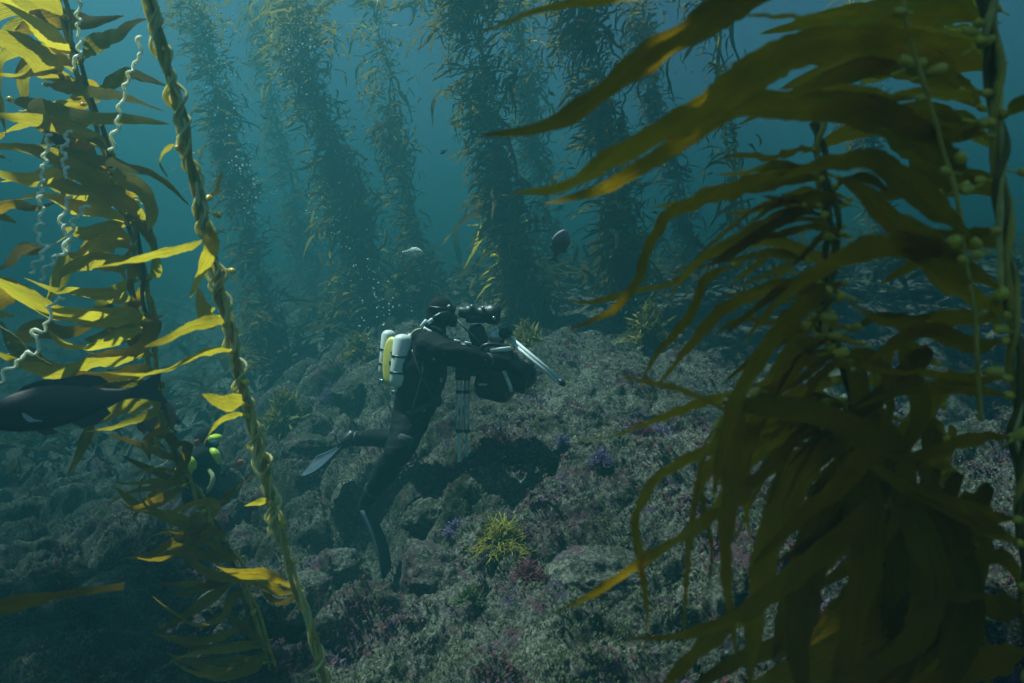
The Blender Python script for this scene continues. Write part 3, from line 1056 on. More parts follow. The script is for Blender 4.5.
# B: the leafy plant on the left, its stem running on down to the curled brown blades
B_LINE = [(52, -60, 2.9), (62, 0, 2.9), (76, 60, 2.92), (94, 110, 2.95), (111, 165, 3.0), (127, 215, 3.02), (140, 265, 3.05), (150, 325, 3.08), (158, 395, 3.1), (172, 442, 3.1), (200, 500, 3.1), (226, 545, 3.1), (250, 600, 3.1), (282, 700, 3.1)]
kb = empty("leafy_kelp", P(282, 700, 3.1), "leafy golden kelp on the far left with broad blades above and brown curled blades below", "kelp")
for k in range(3):
    stipe(kb, B_LINE, .0085, 'stipe' if k else 'stipe_dark', n=90, helix=.016, turns=5, ph=k * 2.1)
B_BL = [
    ([(62, 75, 2.9), (45, 62, 2.7), (22, 45, 2.6), (-25, 32, 2.5)], .11, .2, .3, 'kelp_gold'),
    ([(80, 62, 2.9), (92, 45, 2.8), (114, 36, 2.7), (132, 24, 2.65), (160, 15, 2.6)], .075, .5, .6, 'kelp_gold'),
    ([(94, 95, 2.92), (108, 84, 2.8), (130, 74, 2.7), (150, 80, 2.65), (170, 87, 2.6)], .065, .5, .4, 'kelp_gold'),
    ([(45, 84, 2.9), (60, 85, 2.8), (88, 91, 2.7), (124, 97, 2.6), (166, 112, 2.55)], .062, .6, .5, 'kelp_gold'),
    ([(8, 99, 2.8), (24, 101, 2.7), (56, 110, 2.6), (90, 118, 2.55), (130, 119, 2.5), (170, 124, 2.45)], .062, .75, -.4, 'kelp_gold'),
    ([(40, 152, 2.9), (58, 151, 2.75), (88, 156, 2.65), (127, 166, 2.6), (160, 178, 2.55), (190, 206, 2.5)], .07, .45, .5, 'kelp_gold'),
    ([(150, 222, 3.0), (130, 208, 2.85), (100, 185, 2.7), (60, 160, 2.6), (20, 148, 2.55), (-30, 146, 2.5)], .085, .35, .3, 'kelp_gold'),
    ([(112, 152, 2.95), (92, 140, 2.8), (66, 128, 2.7), (30, 120, 2.6), (-20, 112, 2.5)], .08, .6, .3, 'kelp_gold'),
    ([(70, 55, 2.9), (40, 28, 2.7), (10, 5, 2.6), (-20, -10, 2.5)], .08, .5, .4, 'kelp_gold'),
    ([(68, 20, 2.9), (48, 2, 2.8), (25, -10, 2.7), (-10, -25, 2.6)], .08, .5, .3, 'kelp_gold'),
    ([(84, 80, 2.95), (62, 60, 2.85), (34, 50, 2.8), (5, 58, 2.75), (-2, 85, 2.7), (6, 135, 2.7)], .07, .5, .6, 'kelp_gold'),
    ([(76, 50, 2.9), (48, 48, 2.85), (26, 66, 2.8), (24, 92, 2.8), (34, 128, 2.8)], .055, .4, .5, 'kelp_gold'),
    ([(86, 85, 2.95), (64, 78, 2.9), (40, 72, 2.8), (14, 76, 2.7), (-25, 70, 2.6)], .07, .7, .4, 'kelp_gold'),
    ([(118, 195, 3.0), (96, 180, 2.85), (70, 172, 2.75), (30, 180, 2.65), (-15, 170, 2.6)], .10, .6, .2, 'kelp_gold'),
    ([(122, 205, 3.0), (104, 202, 2.9), (74, 192, 2.8), (40, 178, 2.75), (0, 182, 2.7)], .09, .5, .5, 'kelp_gold'),
    ([(130, 225, 3.02), (108, 214, 2.9), (78, 208, 2.8), (45, 196, 2.75), (12, 200, 2.7)], .08, .7, .4, 'kelp_gold'),
    ([(112, 170, 2.95), (126, 178, 2.85), (142, 190, 2.8), (152, 210, 2.78), (148, 232, 2.75)], .10, .4, .5, 'kelp_gold'),
    ([(125, 215, 3.02), (140, 222, 2.95), (150, 236, 2.9), (158, 258, 2.88)], .07, .4, .5, 'kelp_gold'),
    ([(140, 262, 3.05), (120, 264, 2.9), (95, 262, 2.8), (70, 268, 2.7), (58, 280, 2.65)], .09, .4, .4, 'kelp_gold'),
    ([(150, 323, 3.05), (128, 318, 2.9), (95, 318, 2.75), (60, 314, 2.65), (28, 298, 2.6), (-20, 272, 2.5)], .11, .55, .2, 'kelp_gold'),
    ([(132, 300, 3.05), (110, 296, 2.9), (80, 292, 2.8), (55, 290, 2.7), (24, 278, 2.65)], .07, .55, .4, 'kelp_gold'),
    ([(152, 330, 3.08), (132, 330, 2.95), (108, 342, 2.85), (84, 348, 2.78), (62, 344, 2.72), (46, 328, 2.7)], .075, .5, .5, 'kelp_gold'),
    ([(155, 355, 3.1), (132, 356, 2.95), (100, 361, 2.85), (62, 372, 2.75), (28, 366, 2.65), (-10, 350, 2.6)], .09, .5, .4, 'kelp_gold'),
    ([(146, 312, 3.05), (152, 330, 2.95), (140, 348, 2.9), (110, 356, 2.85), (86, 352, 2.8)], .08, .4, .7, 'kelp_gold'),
    ([(158, 372, 3.1), (136, 372, 2.95), (108, 378, 2.85), (74, 376, 2.8), (48, 390, 2.78)], .085, .5, .4, 'kelp_gold'),
    ([(160, 402, 3.1), (146, 401, 3.0), (122, 408, 2.9), (98, 420, 2.86), (74, 412, 2.84)], .07, .55, .4, 'kelp_gold'),
    ([(162, 410, 3.1), (140, 418, 3.0), (112, 428, 2.95), (84, 432, 2.92)], .05, .6, .4, 'kelp_gold'),
    ([(148, 280, 3.05), (156, 268, 3.0), (152, 248, 2.98), (144, 236, 2.96)], .06, .5, .5, 'kelp_gold'),
    ([(135, 250, 3.03), (118, 242, 2.95), (98, 246, 2.9), (80, 258, 2.86), (66, 252, 2.84)], .10, .3, .5, 'kelp_gold'),
    ([(128, 236, 3.03), (108, 232, 2.98), (86, 234, 2.93), (62, 228, 2.9)], .09, .35, .4, 'kelp_gold'),
    # the brown curled lower part
    ([(170, 430, 3.1), (176, 442, 3.0), (188, 448, 2.95), (180, 470, 2.92), (165, 486, 2.9)], .07, .5, .7, 'kelp'),
    ([(172, 440, 3.1), (158, 432, 3.0), (148, 440, 2.96), (150, 462, 2.94)], .06, .4, .7, 'kelp'),
    ([(212, 520, 3.1), (214, 505, 2.95), (196, 503, 2.85), (172, 512, 2.78), (150, 510, 2.72), (139, 492, 2.7), (146, 474, 2.68), (154, 464, 2.68)], .05, .5, .9, 'kelp'),
    ([(226, 540, 3.1), (216, 533, 2.95), (196, 545, 2.85), (172, 555, 2.78), (146, 559, 2.72), (132, 548, 2.68), (138, 534, 2.66), (158, 526, 2.64)], .05, .6, .8, 'kelp'),
    ([(224, 538, 3.1), (208, 530, 3.0), (186, 534, 2.95), (160, 528, 2.9)], .05, .7, .5, 'kelp'),
    ([(296, 592, 2.9), (276, 590, 2.9), (248, 580, 2.88), (214, 576, 2.85), (188, 558, 2.8), (176, 544, 2.78)], .065, .5, .6, 'kelp'),
    ([(246, 590, 3.1), (232, 600, 2.95), (220, 620, 2.85), (196, 625, 2.8), (172, 612, 2.75), (152, 596, 2.72)], .055, .6, .7, 'kelp'),
    ([(255, 610, 3.1), (240, 628, 3.0), (210, 640, 2.9), (180, 640, 2.85), (150, 632, 2.8)], .06, .7, .5, 'kelp'),
    ([(270, 650, 3.1), (250, 668, 2.95), (226, 676, 2.9), (196, 674, 2.85), (170, 660, 2.8)], .06, .6, .4, 'kelp'),
    ([(205, 510, 3.1), (196, 520, 3.0), (190, 535, 2.95), (196, 552, 2.9), (214, 560, 2.88)], .05, .4, .9, 'kelp'),
    ([(238, 570, 3.1), (255, 574, 3.0), (274, 600, 2.95), (292, 598, 2.9), (300, 580, 2.88)], .05, .5, .7, 'kelp'),
    ([(216, 505, 3.1), (232, 492, 3.05), (250, 478, 3.02), (262, 476, 3.0)], .035, .6, .6, 'kelp'),
]
for i, (spec, wd, phi, tw, mt) in enumerate(B_BL):
    frond(kb, spec, wd, mt, phi, tw, seed=400 + i, bulb=.011 if i % 3 != 2 else 0)
for spec in [
    [(40, 196, 2.7), (42, 216, 2.7), (38, 232, 2.68), (44, 250, 2.66), (30, 274, 2.65)],
    [(70, 196, 2.7), (62, 222, 2.7), (70, 240, 2.68), (52, 262, 2.66), (40, 281, 2.65)],
    [(88, 206, 2.72), (73, 224, 2.7), (70, 252, 2.68)],
    [(64, 297, 2.7), (52, 304, 2.7), (47, 325, 2.68), (34, 333, 2.67), (40, 348, 2.66), (23, 357, 2.65), (-6, 386, 2.6)],
    [(80, -10, 2.8), (78, 22, 2.8), (80, 46, 2.8), (74, 70, 2.8)],
    [(139, 37, 2.7), (139, 58, 2.7), (130, 73, 2.7), (121, 103, 2.7), (116, 132, 2.7), (109, 151, 2.7)],
    [(50, 134, 2.75), (46, 150, 2.75), (42, 178, 2.75), (40, 205, 2.72)],
    [(70, 132, 2.78), (64, 152, 2.76), (68, 178, 2.74)],
]:
    stipe(kb, [(x_, y_, z_ - .22) for x_, y_, z_ in spec], .0056, 'tendril', "pale_tendril", n=100, ns=5, helix=.007, turns=len(spec) * 1.2, wob=.004)

# D: a lone blade drifting into the corner
kd = empty("loose_blade", P(60, 596, 1.7), "single brown blade drifting in from the lower left edge", "kelp")
frond(kd, [(-60, 622, 1.6), (0, 607, 1.65), (40, 598, 1.68), (84, 591, 1.7), (124, 586, 1.72)], .045, 'kelp', .5, .3, 501, bulb=0, tipw=.45, basew=.8)
kd2 = empty("bare_kelp", P(60, 460, 2.6), "thin bare kelp stem curving at the left edge above the dark fish", "kelp")
stipe(kd2, [(-20, 318, 2.6), (12, 334, 2.6), (30, 352, 2.62), (52, 366, 2.64)], .004, 'stipe_dark')

# E: the great frond on the right, three plants
E1 = [(984, -130, 1.35), (987, 0, 1.36), (993, 60, 1.37), (998, 125, 1.38), (1003, 200, 1.39), (1009, 285, 1.4), (1016, 380, 1.42), (1022, 480, 1.44), (1030, 600, 1.45), (1035, 720, 1.47)]
E2 = [(893, -120, 1.3), (903, 5, 1.3), (919, 66, 1.3), (939, 136, 1.31), (955, 190, 1.32), (966, 262, 1.33), (976, 330, 1.34), (980, 420, 1.36)]
E3 = [(818, 120, 1.55), (824, 175, 1.52), (832, 238, 1.5), (829, 283, 1.5), (822, 318, 1.5), (836, 345, 1.5), (850, 380, 1.52), (862, 440, 1.55), (880, 520, 1.58), (900, 620, 1.6), (905, 720, 1.62)]
ke = empty("kelp_frond", P(1035, 720, 1.47), "right hand kelp with a thick twisted stem and long blades sweeping left across the top", "kelp")
for k in range(5):
    stipe(ke, E1, .0068, ['stipe_dark', 'stipe', 'stipe', 'stipe_dark', 'stipe_pale'][k], n=100, helix=.010, turns=4, ph=k * 1.26)
kf = empty("kelp_frond", P(980, 420, 1.36), "thin stemmed kelp strung with round floats just left of the thick right hand stem", "kelp")
stipe(kf, E2, .0042, 'stipe', n=80, wob=.001)
kg = empty("kelp_frond", P(905, 720, 1.62), "dense dark kelp clump drooping over the reef at lower right", "kelp")
for k in range(3):
    stipe(kg, E3, .006, 'stipe_dark' if k else 'stipe', n=90, helix=.010, turns=4, ph=k * 2.1)

E_BL = [
    # from the thick stem
    (ke, [(985, -50, 1.36), (900, -45, 1.3), (800, -35, 1.25), (738, 2, 1.22), (680, 38, 1.2), (625, 74, 1.18), (585, 106, 1.17), (540, 128, 1.16), (478, 136, 1.15)], .075, .25, .3),
    (ke, [(986, -70, 1.36), (860, -85, 1.3), (740, -55, 1.25), (660, -14, 1.22), (600, 1, 1.2), (548, 8, 1.2), (508, 22, 1.2), (478, 34, 1.2)], .040, .4, .2),
    (kf, [(911, 64, 1.3), (876, 48, 1.26), (832, 44, 1.22), (788, 55, 1.2), (744, 80, 1.18), (700, 112, 1.16), (655, 135, 1.15), (610, 160, 1.14), (565, 186, 1.14), (508, 194, 1.13)], .062, .2, .5),
    (ke, [(988, 121, 1.37), (960, 136, 1.33), (911, 127, 1.3), (850, 109, 1.27), (790, 106, 1.25), (735, 106, 1.23), (690, 136, 1.22), (640, 168, 1.2), (598, 190, 1.2), (545, 204, 1.19)], .052, .35, -.3),
    (kg, [(825, 180, 1.52), (800, 178, 1.45), (760, 184, 1.4), (712, 196, 1.36), (674, 212, 1.34), (653, 238, 1.33), (641, 272, 1.32), (622, 303, 1.3), (590, 322, 1.3), (566, 330, 1.3)], .042, .35, .4),
    (kg, [(822, 205, 1.52), (790, 214, 1.45), (760, 227, 1.4), (711, 255, 1.36), (665, 278, 1.34)], .030, .6, .3),
    (kg, [(828, 215, 1.5), (796, 214, 1.45), (758, 236, 1.4), (716, 262, 1.37), (690, 268, 1.36)], .034, .5, .5),
    (kg, [(700, 262, 1.5), (670, 284, 1.45), (640, 290, 1.42), (612, 297, 1.4), (585, 303, 1.38), (558, 297, 1.37)], .018, .6, .3),
    (kf, [(903, 12, 1.3), (876, 12, 1.26), (810, 17, 1.22), (742, 15, 1.18)], .026, .7, .3),
    (ke, [(985, 40, 1.36), (946, 44, 1.32), (884, 33, 1.28), (823, 36, 1.25), (766, 53, 1.22), (710, 70, 1.2)], .032, .6, .4),
    (kf, [(928, 98, 1.31), (893, 99, 1.3), (845, 88, 1.27), (800, 95, 1.25)], .022, .6, .3),
    (ke, [(985, 180, 1.38), (952, 182, 1.36), (926, 152, 1.34), (890, 121, 1.32), (845, 104, 1.3), (800, 112, 1.28)], .085, .15, .4),
    (kf, [(980, 246, 1.33), (940, 212, 1.3), (898, 176, 1.28), (866, 159, 1.27), (810, 168, 1.25), (770, 184, 1.24)], .050, .35, .3),
    (kf, [(966, 262, 1.33), (934, 246, 1.3), (890, 220, 1.28), (864, 192, 1.27), (838, 178, 1.26)], .050, .3, -.4),
    (ke, [(1006, 292, 1.39), (978, 276, 1.35), (922, 249, 1.3), (876, 247, 1.28), (824, 268, 1.26), (778, 302, 1.25), (742, 345, 1.24)], .050, .3, .4),
    (ke, [(1010, 318, 1.4), (978, 300, 1.36), (946, 280, 1.33), (915, 254, 1.3), (890, 246, 1.3)], .05, .35, .3),
    (kg, [(834, 268, 1.5), (802, 252, 1.45), (766, 239, 1.42), (728, 245, 1.4), (694, 266, 1.38), (668, 300, 1.36)], .034, .45, .4),
    (kg, [(824, 166, 1.52), (790, 171, 1.48), (744, 184, 1.44), (698, 200, 1.42), (650, 208, 1.4)], .034, .55, .3),
    (ke, [(992, 93, 1.37), (958, 95, 1.34), (920, 92, 1.32), (880, 100, 1.3)], .034, .5, .3),
    (ke, [(1000, 118, 1.38), (1014, 106, 1.34), (1040, 98, 1.3)], .04, .4, .3),
    (ke, [(994, 136, 1.38), (962, 132, 1.35), (930, 124, 1.33), (895, 128, 1.32)], .03, .5, .3),
    (ke, [(1000, 230, 1.39), (970, 236, 1.36), (935, 232, 1.34), (905, 214, 1.33)], .03, .6, .3),
    (ke, [(984, 25, 1.36), (950, 12, 1.34), (915, 18, 1.32), (870, 30, 1.3), (830, 60, 1.28)], .045, .5, .5),
    (kf, [(950, 172, 1.32), (926, 168, 1.3), (902, 150, 1.28), (880, 130, 1.27), (850, 128, 1.26)], .03, .6, .3),
    (kg, [(820, 150, 1.54), (800, 150, 1.5), (772, 158, 1.46), (740, 155, 1.44), (716, 160, 1.42)], .026, .6, .5),
    (kg, [(826, 195, 1.52), (808, 190, 1.48), (782, 200, 1.45), (752, 222, 1.42), (725, 250, 1.4)], .022, .6, .6),
    (kg, [(830, 190, 1.52), (845, 180, 1.48), (868, 178, 1.45), (890, 192, 1.42)], .03, .5, .5),
    # the drooping clump
    (kg, [(846, 282, 1.5), (820, 292, 1.42), (796, 315, 1.36), (762, 356, 1.32), (738, 398, 1.3), (722, 450, 1.28), (712, 505, 1.27)], 0.041, .2, .4),
    (kg, [(820, 290, 1.5), (772, 292, 1.42), (726, 308, 1.37), (697, 338, 1.34), (672, 368, 1.32), (640, 410, 1.3)], .030, .5, .5),
    (kg, [(740, 262, 1.48), (706, 280, 1.42), (690, 316, 1.4), (655, 357, 1.38), (636, 396, 1.36)], .022, .5, .4),
    (kg, [(740, 420, 1.4), (719, 407, 1.36), (678, 389, 1.34), (630, 378, 1.33), (606, 366, 1.32), (588, 352, 1.31)], .016, .7, .5),
    (kg, [(760, 392, 1.42), (716, 398, 1.38), (656, 420, 1.34), (613, 436, 1.32), (570, 443, 1.31)], .020, .6, .5),
    (kg, [(812, 360, 1.5), (760, 400, 1.42), (708, 450, 1.36), (674, 466, 1.34), (648, 490, 1.32), (636, 524, 1.31), (643, 576, 1.3), (649, 632, 1.3)], .035, .4, .5),
    (kg, [(826, 400, 1.5), (784, 452, 1.42), (738, 498, 1.36), (697, 528, 1.33), (648, 558, 1.31), (595, 593, 1.3), (552, 614, 1.29)], .040, .5, .3),
    (kg, [(896, 476, 1.5), (866, 514, 1.38), (796, 574, 1.3), (738, 616, 1.26), (678, 636, 1.24), (628, 639, 1.23)], 0.044, .2, .3),
    (kg, [(712, 402, 1.42), (760, 406, 1.34), (810, 412, 1.3), (852, 426, 1.28), (866, 452, 1.27), (838, 487, 1.26), (796, 522, 1.25), (752, 566, 1.25)], 0.050, .1, .3),
    (kg, [(742, 380, 1.45), (738, 416, 1.36), (731, 487, 1.32), (726, 563, 1.3), (737, 660, 1.29)], 0.037, .15, .4),
    (kg, [(720, 420, 1.42), (703, 452, 1.38), (690, 540, 1.36), (685, 610, 1.35), (684, 680, 1.35)], .016, .6, .6),
    (kg, [(716, 430, 1.42), (700, 480, 1.4), (712, 560, 1.38), (694, 640, 1.36)], .014, .6, .6),
    (ke, [(1012, 378, 1.42), (973, 380, 1.38), (926, 373, 1.35), (880, 371, 1.33), (832, 356, 1.32)], .026, .6, .3),
    (ke, [(1014, 396, 1.42), (950, 387, 1.38), (896, 393, 1.35), (848, 411, 1.33)], .030, .5, .3),
    (ke, [(1018, 436, 1.43), (972, 440, 1.4), (914, 457, 1.37), (866, 450, 1.35)], .036, .5, .3),
    (ke, [(1022, 520, 1.44), (980, 516, 1.4), (938, 500, 1.37), (890, 478, 1.35), (856, 452, 1.33)], .045, .4, .3),
    (ke, [(1024, 545, 1.44), (990, 530, 1.4), (950, 506, 1.37), (905, 486, 1.35)], 0.037, .4, .3),
    (ke, [(1010, 340, 1.41), (976, 346, 1.37), (930, 330, 1.34), (880, 320, 1.32), (845, 300, 1.3)], .04, .4, .4),
    (ke, [(1008, 330, 1.41), (985, 318, 1.38), (945, 322, 1.35), (900, 340, 1.33), (868, 362, 1.32)], .045, .4, .4),
    (kg, [(880, 470, 1.5), (914, 520, 1.4), (932, 580, 1.34), (916, 636, 1.3), (868, 672, 1.28), (810, 690, 1.27)], 0.063, .1, .3),
    (kg, [(905, 490, 1.52), (950, 530, 1.42), (972, 600, 1.36), (960, 660, 1.33), (930, 720, 1.32)], 0.056, .15, .4),
    (ke, [(1030, 610, 1.45), (1000, 606, 1.4), (975, 600, 1.36), (930, 590, 1.33)], 0.052, .3, .3),
    (ke, [(1032, 650, 1.46), (1000, 660, 1.4), (960, 672, 1.36), (900, 690, 1.33)], 0.059, .3, .3),
    (kg, [(870, 430, 1.55), (862, 480, 1.45), (866, 560, 1.4), (850, 640, 1.37), (830, 720, 1.36)], 0.074, .05, .3),
    (kg, [(860, 440, 1.55), (826, 500, 1.48), (806, 580, 1.43), (800, 660, 1.4), (812, 740, 1.4)], 0.074, .2, .3),
    (kg, [(850, 430, 1.55), (800, 470, 1.48), (770, 540, 1.44), (756, 620, 1.42), (748, 700, 1.4)], 0.067, .25, .3),
    (kg, [(880, 500, 1.58), (905, 560, 1.5), (900, 640, 1.46), (880, 720, 1.44)], 0.089, .1, .2),
    (kg, [(850, 400, 1.53), (800, 430, 1.46), (760, 450, 1.42), (720, 500, 1.4), (690, 545, 1.38)], 0.044, .4, .3),
    (kg, [(835, 345, 1.5), (790, 370, 1.44), (760, 410, 1.42), (745, 470, 1.4), (750, 540, 1.4)], 0.044, .3, .4),
    (kg, [(830, 340, 1.5), (800, 350, 1.44), (770, 380, 1.4), (750, 386, 1.38)], 0.037, .5, .3),
    (kg, [(838, 350, 1.5), (870, 356, 1.44), (892, 388, 1.4), (880, 440, 1.38)], 0.037, .5, .3),
    (kg, [(840, 380, 1.52), (800, 396, 1.46), (770, 424, 1.43), (735, 440, 1.4), (705, 475, 1.38), (690, 520, 1.37)], .045, .4, .4),
    (kg, [(900, 560, 1.6), (860, 600, 1.5), (800, 640, 1.46), (740, 660, 1.44), (690, 690, 1.43)], 0.067, .3, .3),
    (kg, [(905, 600, 1.6), (850, 640, 1.52), (780, 680, 1.48), (720, 700, 1.46)], 0.074, .2, .2),
    (kg, [(880, 520, 1.6), (840, 540, 1.5), (800, 590, 1.46), (772, 660, 1.44)], 0.074, .2, .3),
    (kg, [(840, 350, 1.54), (812, 330, 1.5), (790, 340, 1.48), (766, 330, 1.46)], .03, .6, .5),
    (kg, [(826, 310, 1.5), (804, 306, 1.46), (774, 322, 1.44), (740, 320, 1.42), (716, 334, 1.4)], .03, .55, .5),
    (kg, [(850, 330, 1.5), (880, 316, 1.46), (912, 320, 1.43), (948, 310, 1.42)], .035, .5, .4),
    (ke, [(1024, 590, 1.45), (1004, 560, 1.42), (980, 556, 1.4), (948, 560, 1.38)], 0.037, .4, .3),
    (kg, [(745, 620, 1.45), (710, 640, 1.42), (690, 660, 1.41), (660, 690, 1.4)], .045, .4, .3),
]
for i, (root, spec, wd, phi, tw) in enumerate(E_BL):
    frond(root, spec, wd, 'kelp', phi, tw, seed=600 + i, bulb=.0085 if i > 2 else .011, nl=72, ruffle=.22)
rg_u = random.Random(404)
# broad blades further back behind the upper sweep
for i, (x0, y0, x1, y1, wd) in enumerate([(990, 20, 820, 30, .08), (995, 70, 800, 75, .09), (985, 110, 830, 50, .09), (1000, 150, 860, 120, .08), (960, 40, 780, 20, .06), (940, 70, 760, 110, .05),
                                          (1000, 10, 860, -20, .08), (975, 130, 820, 140, .07), (1010, 200, 880, 190, .07), (1000, 60, 880, 70, .10), (965, 95, 850, 40, .07), (1010, 250, 900, 270, .06)]):
    Y0 = 1.62 + .05 * (i % 5)
    frond(ke if i % 2 else kf, [(x0, y0, Y0), (x0 * .7 + x1 * .3, y0 * .75 + y1 * .25 - 16, Y0 - .04), (x0 * .35 + x1 * .65, y0 * .4 + y1 * .6 - 12, Y0 - .06), (x1 - 20, y1 + 14, Y0 - .05)],
          wd, 'kelp' if i % 3 else 'kelp_gold', .15 + .12 * (i % 4), .3, seed=1400 + i, bulb=.009, nl=34)
# more blades of these plants, added above the frame to shade the clump
for i in range(84):
    bx, by = rg_u.uniform(600, 860), rg_u.uniform(-420, -170)
    Y0 = rg_u.uniform(1.5, 1.9)
    L, a = rg_u.uniform(150, 300), rg_u.gauss(math.pi, .5)
    frond(kg if i % 2 else ke, [(bx, by, Y0), (bx + L * .4 * math.cos(a), by + 20 * math.sin(a) - 14, Y0 - .05), (bx + L * .8 * math.cos(a), by + 50 * math.sin(a), Y0 - .05), (bx + L * math.cos(a), by + 70 * math.sin(a) + 20, Y0)],
          rg_u.uniform(.05, .09), 'kelp', rg_u.uniform(.6, 1.5), .3, seed=1500 + i, bulb=0, nl=18, nw=3)
# inner blades filling the clump, all hanging and swept to the left
rg_ = random.Random(77)
for i in range(56):
    t = rg_.random()
    bx, by = 875 + 60 * t + rg_.uniform(-40, 70), 360 + 290 * t + rg_.uniform(-30, 20)
    L = rg_.uniform(90, 170)
    a = rg_.uniform(1.4, 2.5)
    Y0 = rg_.uniform(1.5, 1.95)
    c1 = (bx + 34 * rg_.uniform(-1, .6), by - 18 * rg_.random(), Y0 - .04)
    frond(kg, [(bx, by, Y0), c1, (bx + L * .5 * math.cos(a), by + L * .42 * math.sin(a), Y0 - .08), (bx + L * math.cos(a + .25), by + L * math.sin(a + .15), Y0 - .1)],
          rg_.uniform(.028, .052), 'kelp', rg_.uniform(0, .8), rg_.uniform(-.8, .8), seed=900 + i, bulb=.006, nl=28, nw=4)
for i in range(26):
    bx, by = rg_.uniform(-20, 130), rg_.uniform(-30, 420)
    bx = min(bx, 60 + .25 * by)
    L = rg_.uniform(60, 130)
    a = rg_.gauss(2.95, .4) if rg_.random() < .7 else rg_.gauss(.15, .3)
    Y0 = rg_.uniform(2.9, 3.3)
    frond(kb, [(bx, by, Y0), (bx + L * .35 * math.cos(a), by + L * .3 * math.sin(a) - 8, Y0 - .06), (bx + L * .7 * math.cos(a), by + L * .6 * math.sin(a), Y0 - .12), (bx + L * math.cos(a + .1), by + L * math.sin(a), Y0 - .1)],
          rg_.uniform(.04, .10), 'kelp' if rg_.random() < .45 else 'kelp_gold', rg_.uniform(.1, .9), rg_.uniform(-.8, .8), seed=1200 + i, bulb=.008 if i % 2 else 0, nl=24, nw=4)
for i in range(24):
    t = rg_.random()
    q0, q1 = B_LINE[9 + int(t * 3.99)], B_LINE[10 + int(t * 3.99)]
    bx, by = q0[0] * .5 + q1[0] * .5, q0[1] * .5 + q1[1] * .5 + rg_.uniform(-20, 20)
    L = rg_.uniform(50, 110)
    a = rg_.gauss(2.9, .5)
    cu_ = rg_.uniform(-50, 50)
    Y0 = rg_.uniform(3.0, 3.25)
    frond(kb, [(bx, by, Y0), (bx + L * .35 * math.cos(a), by + L * .3 * math.sin(a) + cu_ * .2, Y0 - .05), (bx + L * .75 * math.cos(a), by + L * .5 * math.sin(a) + cu_ * .5, Y0 - .1), (bx + L * math.cos(a), by + L * .4 * math.sin(a) + cu_, Y0 - .12)],
          rg_.uniform(.03, .06), 'kelp', rg_.uniform(.2, .9), rg_.uniform(-1, 1), seed=1300 + i, bulb=.007 if i % 2 else 0, nl=24, nw=4)
for i in range(38):
    t = rg_.random()
    q = B_LINE[2 + int(t * 6.99)]
    bx, by = q[0] + rg_.uniform(-10, 14), q[1] + rg_.uniform(-25, 30)
    L = rg_.uniform(30, 75)
    a = rg_.gauss(2.7, .7)
    Y0 = q[2] + rg_.uniform(-.05, .3)
    frond(kb, [(bx, by, Y0), (bx + L * .4 * math.cos(a), by + L * .25 * math.sin(a) - 5, Y0 - .03), (bx + L * .75 * math.cos(a + .2), by + L * .6 * math.sin(a + .1), Y0), (bx + L * math.cos(a), by + L * math.sin(a + .2), Y0 + .02)],
          rg_.uniform(.03, .085), 'kelp' if rg_.random() < .6 else 'kelp_gold', rg_.uniform(0, 1), rg_.uniform(-1, 1), seed=1000 + i, bulb=.007 if i % 2 else 0, nl=20, nw=4)
# finer torn ribbons streaming out of the middle of the clump
rg_ = random.Random(55)
for i in range(64):
    t = rg_.random()
    bx, by = 822 + rg_.uniform(-30, 30) + t * 30, 170 + t * 330
    L = rg_.uniform(60, 150)
    dx, dy = -L * rg_.uniform(.6, 1), L * rg_.uniform(-.12, .75) * (.5 + t)
    Y0 = rg_.uniform(1.46, 1.6)
    frond(kg, [(bx, by, Y0), (bx + dx * .35, by + dy * .1 - 8, Y0 - .04), (bx + dx * .7, by + dy * .45, Y0 - .07), (bx + dx, by + dy, Y0 - .08)],
          rg_.uniform(.010, .026), 'kelp', rg_.uniform(.2, 1.0), rg_.uniform(-.8, .8), seed=800 + i, bulb=.006, nl=26, nw=3)
for root, lst in ((kf, [(909, 68), (928, 74), (925, 128), (957, 190), (940, 196), (944, 248), (972, 188), (963, 162)]),
                  (ke, [(964, 31), (979, 46), (979, 122), (981, 254), (1020, 172), (1004, 330), (973, 316), (1016, 438), (985, 372), (992, 300)]),
                  (kg, [(832, 237), (821, 288), (829, 335), (820, 316), (832, 354), (826, 270), (836, 300), (812, 330)])):
    for (px, py) in lst:
        float_bulb(root, P(px, py, 1.33 if root is kf else 1.37 if root is ke else 1.46), (rg_.uniform(-1, 1), -.3, rg_.uniform(-.3, .6)), rg_.uniform(.008, .0125))

# ------------------------------------------------------------------ divers
def remeshed(mb, name, mat, parent, voxel=.011, smooth=3):
    """fuse overlapping limbs into one continuous skin"""
    org = wloc(parent)
    me = mb.mesh(name, mat, org)
    o = bpy.data.objects.new(name, me)
    COL.objects.link(o)
    r = o.modifiers.new("fuse", 'REMESH'); r.mode = 'VOXEL'; r.voxel_size = voxel; r.use_smooth_shade = True
    s = o.modifiers.new("soft", 'SMOOTH'); s.iterations = smooth; s.factor = .6
    dg = bpy.context.evaluated_depsgraph_get()
    me2 = bpy.data.meshes.new_from_object(o.evaluated_get(dg))
    o.modifiers.clear()
    o.data = me2
    me2.name = name
    if not me2.materials: me2.materials.append(mat)
    me2.polygons.foreach_set("use_smooth", np.ones(len(me2.polygons), dtype=bool))
    o.parent = parent
    return o


def limb(mb, pts, radii, ns=14, n=18):
    p = spline(pts, n)
    k = np.linspace(0, 1, len(radii))
    s = np.linspace(0, 1, n)
    r = np.interp(s, k, radii)
    tube(mb, p, r, ns)
    ball(mb, p[0], r[0], n=ns, m=8)
    ball(mb, p[-1], r[-1], n=ns, m=8)


